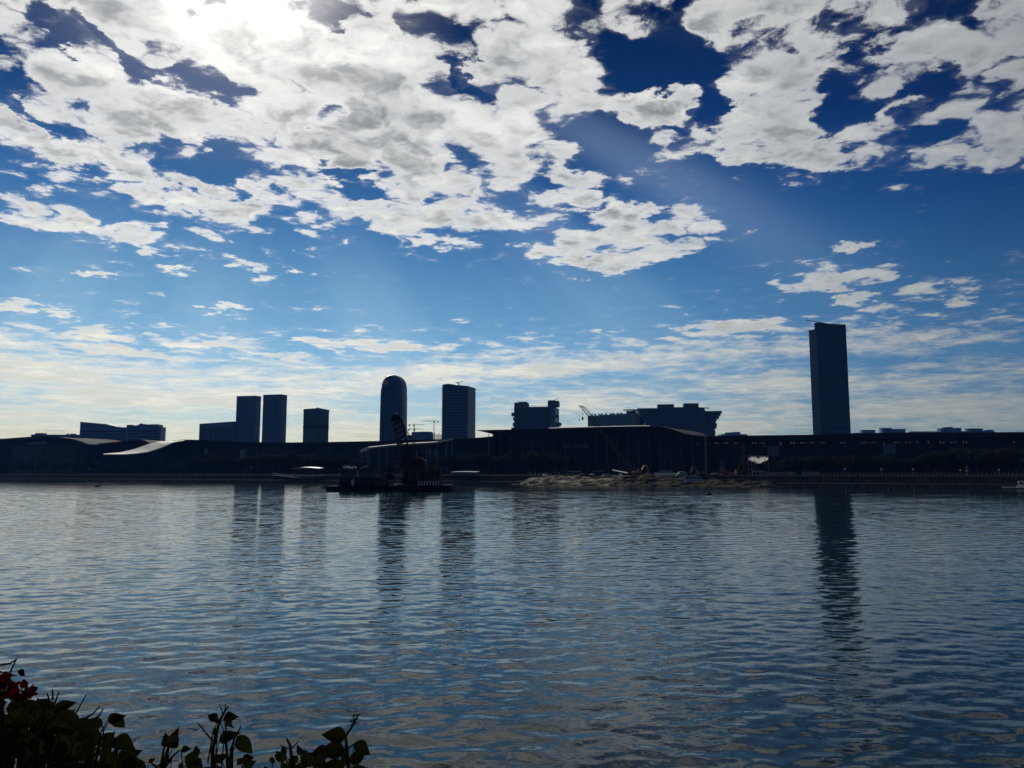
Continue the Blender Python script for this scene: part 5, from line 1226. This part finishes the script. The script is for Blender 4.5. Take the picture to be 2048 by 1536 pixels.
# left-middle fork (305-360)
Y = 1.7; rf = plant('small forked bougainvillea shoot with a pair of upright leaves', 330, Y)
stem(rf, [Vector((0, 0, 0)), local(rf, 318, 1620, Y), local(rf, 324, 1545, Y), local(rf, 333, 1505, Y), local(rf, 338, 1490, Y)], .006, .002); stem(rf, [local(rf, 318, 1560, Y), local(rf, 324, 1520, Y), local(rf, 329, 1490, Y)], .004, .002); stem(rf, [local(rf, 330, 1535, Y), local(rf, 346, 1512, Y), local(rf, 360, 1500, Y)], .003, .0015); stem(rf, [local(rf, 320, 1540, Y), local(rf, 308, 1530, Y), local(rf, 298, 1522, Y)], .003, .0015)
for a in ((339, 1496, 356, 1462), (336, 1494, 322, 1466), (345, 1497, 358, 1476), (372, 1530, 396, 1500), (362, 1500, 384, 1496)): leaf_px(rf, *a, Y)
for i in range(22):
    px = pr.uniform(258, 400); py = 1528 + pr.uniform(-4, 45); a = pr.uniform(0, 6.28); L = pr.uniform(18, 30); leaf_px(rf, px, py, px + L * math.cos(a), py + L * math.sin(a) * .7, Y + pr.uniform(-.1, .1))
# big left bush with crimson bracts
Y = 1.6; rb = plant('dense bougainvillea bush with crimson flower bracts in the lower left corner', 90, Y)
edge = [(-40, 1378), (0, 1372), (40, 1385), (75, 1398), (100, 1412), (130, 1425), (165, 1440), (200, 1448), (235, 1462), (250, 1490), (245, 1530)]
for i in range(9):
    px = -30 + i * 32; top = interp(edge, px) + 14; stem(rb, [Vector((0, 0, 0)) + Vector((.03 * (i - 4), pr.uniform(-.08, .08), 0)), local(rb, px * .75 + 20, 1650, Y), local(rb, px * .9 + 8, 1540, Y + pr.uniform(-.1, .1)), local(rb, px, top, Y + pr.uniform(-.05, .05))], .006, .002)
cnt = 0
while cnt < 240:
    px = pr.uniform(-60, 252); t = interp(edge, px); py = t + 12 + abs(pr.gauss(0, 1)) * 70
    if py > 1580: continue
    a = pr.uniform(0, 6.28); L = pr.uniform(30, 54); leaf_px(rb, px, py, px + L * math.cos(a), py + L * math.sin(a) * .75 + 4, Y + pr.uniform(-.16, .16)); cnt += 1
for a in ((118, 1475, 172, 1390), (165, 1440, 200, 1412), (186, 1440, 207, 1416), (98, 1420, 118, 1384), (100, 1412, 94, 1386), (104, 1400, 104, 1378), (0, 1372, 34, 1316), (2, 1330, 34, 1318)): stem(rb, [local(rb, a[0], a[1], Y), local(rb, (a[0] + a[2]) / 2 + 2, (a[1] + a[3]) / 2 + 3, Y), local(rb, a[2], a[3], Y)], .0024, .0012)
for a in ((110, 1418, 142, 1404), (215, 1440, 248, 1432), (225, 1430, 246, 1460), (205, 1452, 172, 1438), (150, 1452, 118, 1446)): leaf_px(rb, *a, Y)
for cx, cy, n, sp in ((8, 1362, 26, 20), (20, 1378, 22, 20), (52, 1388, 26, 18), (40, 1400, 14, 16), (0, 1392, 14, 18), (95, 1428, 8, 10), (62, 1470, 8, 14), (100, 1478, 7, 10)):
    for i in range(n):
        p = local(rb, cx + pr.gauss(0, sp * .6), cy + pr.gauss(0, sp * .5), Y + pr.uniform(-.04, .04)); place('bract', pr.choice(BRACTS), rb, p, (pr.uniform(-1, 1), pr.uniform(-1, 1), pr.uniform(-.4, 1)), pr.uniform(.010, .020), pr.uniform(-1, 1))

for root, ends in TWIGS.values():                     # thin stalks that carry the leaves, one mesh per plant
    b = MB()
    for a in ends:
        d = -a; d.z -= .25; d.normalize(); d = (d + Vector((pr.uniform(-.5, .5), pr.uniform(-.4, .4), 0))).normalized(); m = a + d * pr.uniform(.02, .035); q = m + Vector((d.x * .4, d.y * .4, -1)).normalized() * pr.uniform(.05, .11)
        b.tube(a, m, .0009, 5, .0013); b.tube(m, q, .0013, 5, .002)
    b.build('twigs', M_STEM, root)

# ---------------------------------------------------------------- haze over the river and the city
hz = MB().box(-6400, 6400, -400, 6900, -3.5, 262).build('haze', None); hz['kind'] = 'stuff'
hm = bpy.data.materials.new('thin blue haze'); hm.use_nodes = True; nt = hm.node_tree; nt.nodes.remove(nt.nodes['Principled BSDF'])
pv = nt.nodes.new('ShaderNodeVolumePrincipled'); pv.inputs['Color'].default_value = c4(.08, .33, 1.0); pv.inputs['Density'].default_value = 6.0e-5; pv.inputs['Absorption Color'].default_value = c4(1, 1, 1); pv.inputs['Anisotropy'].default_value = 0
nt.links.new(pv.outputs[0], nt.nodes['Material Output'].inputs['Volume']); hz.data.materials.append(hm)
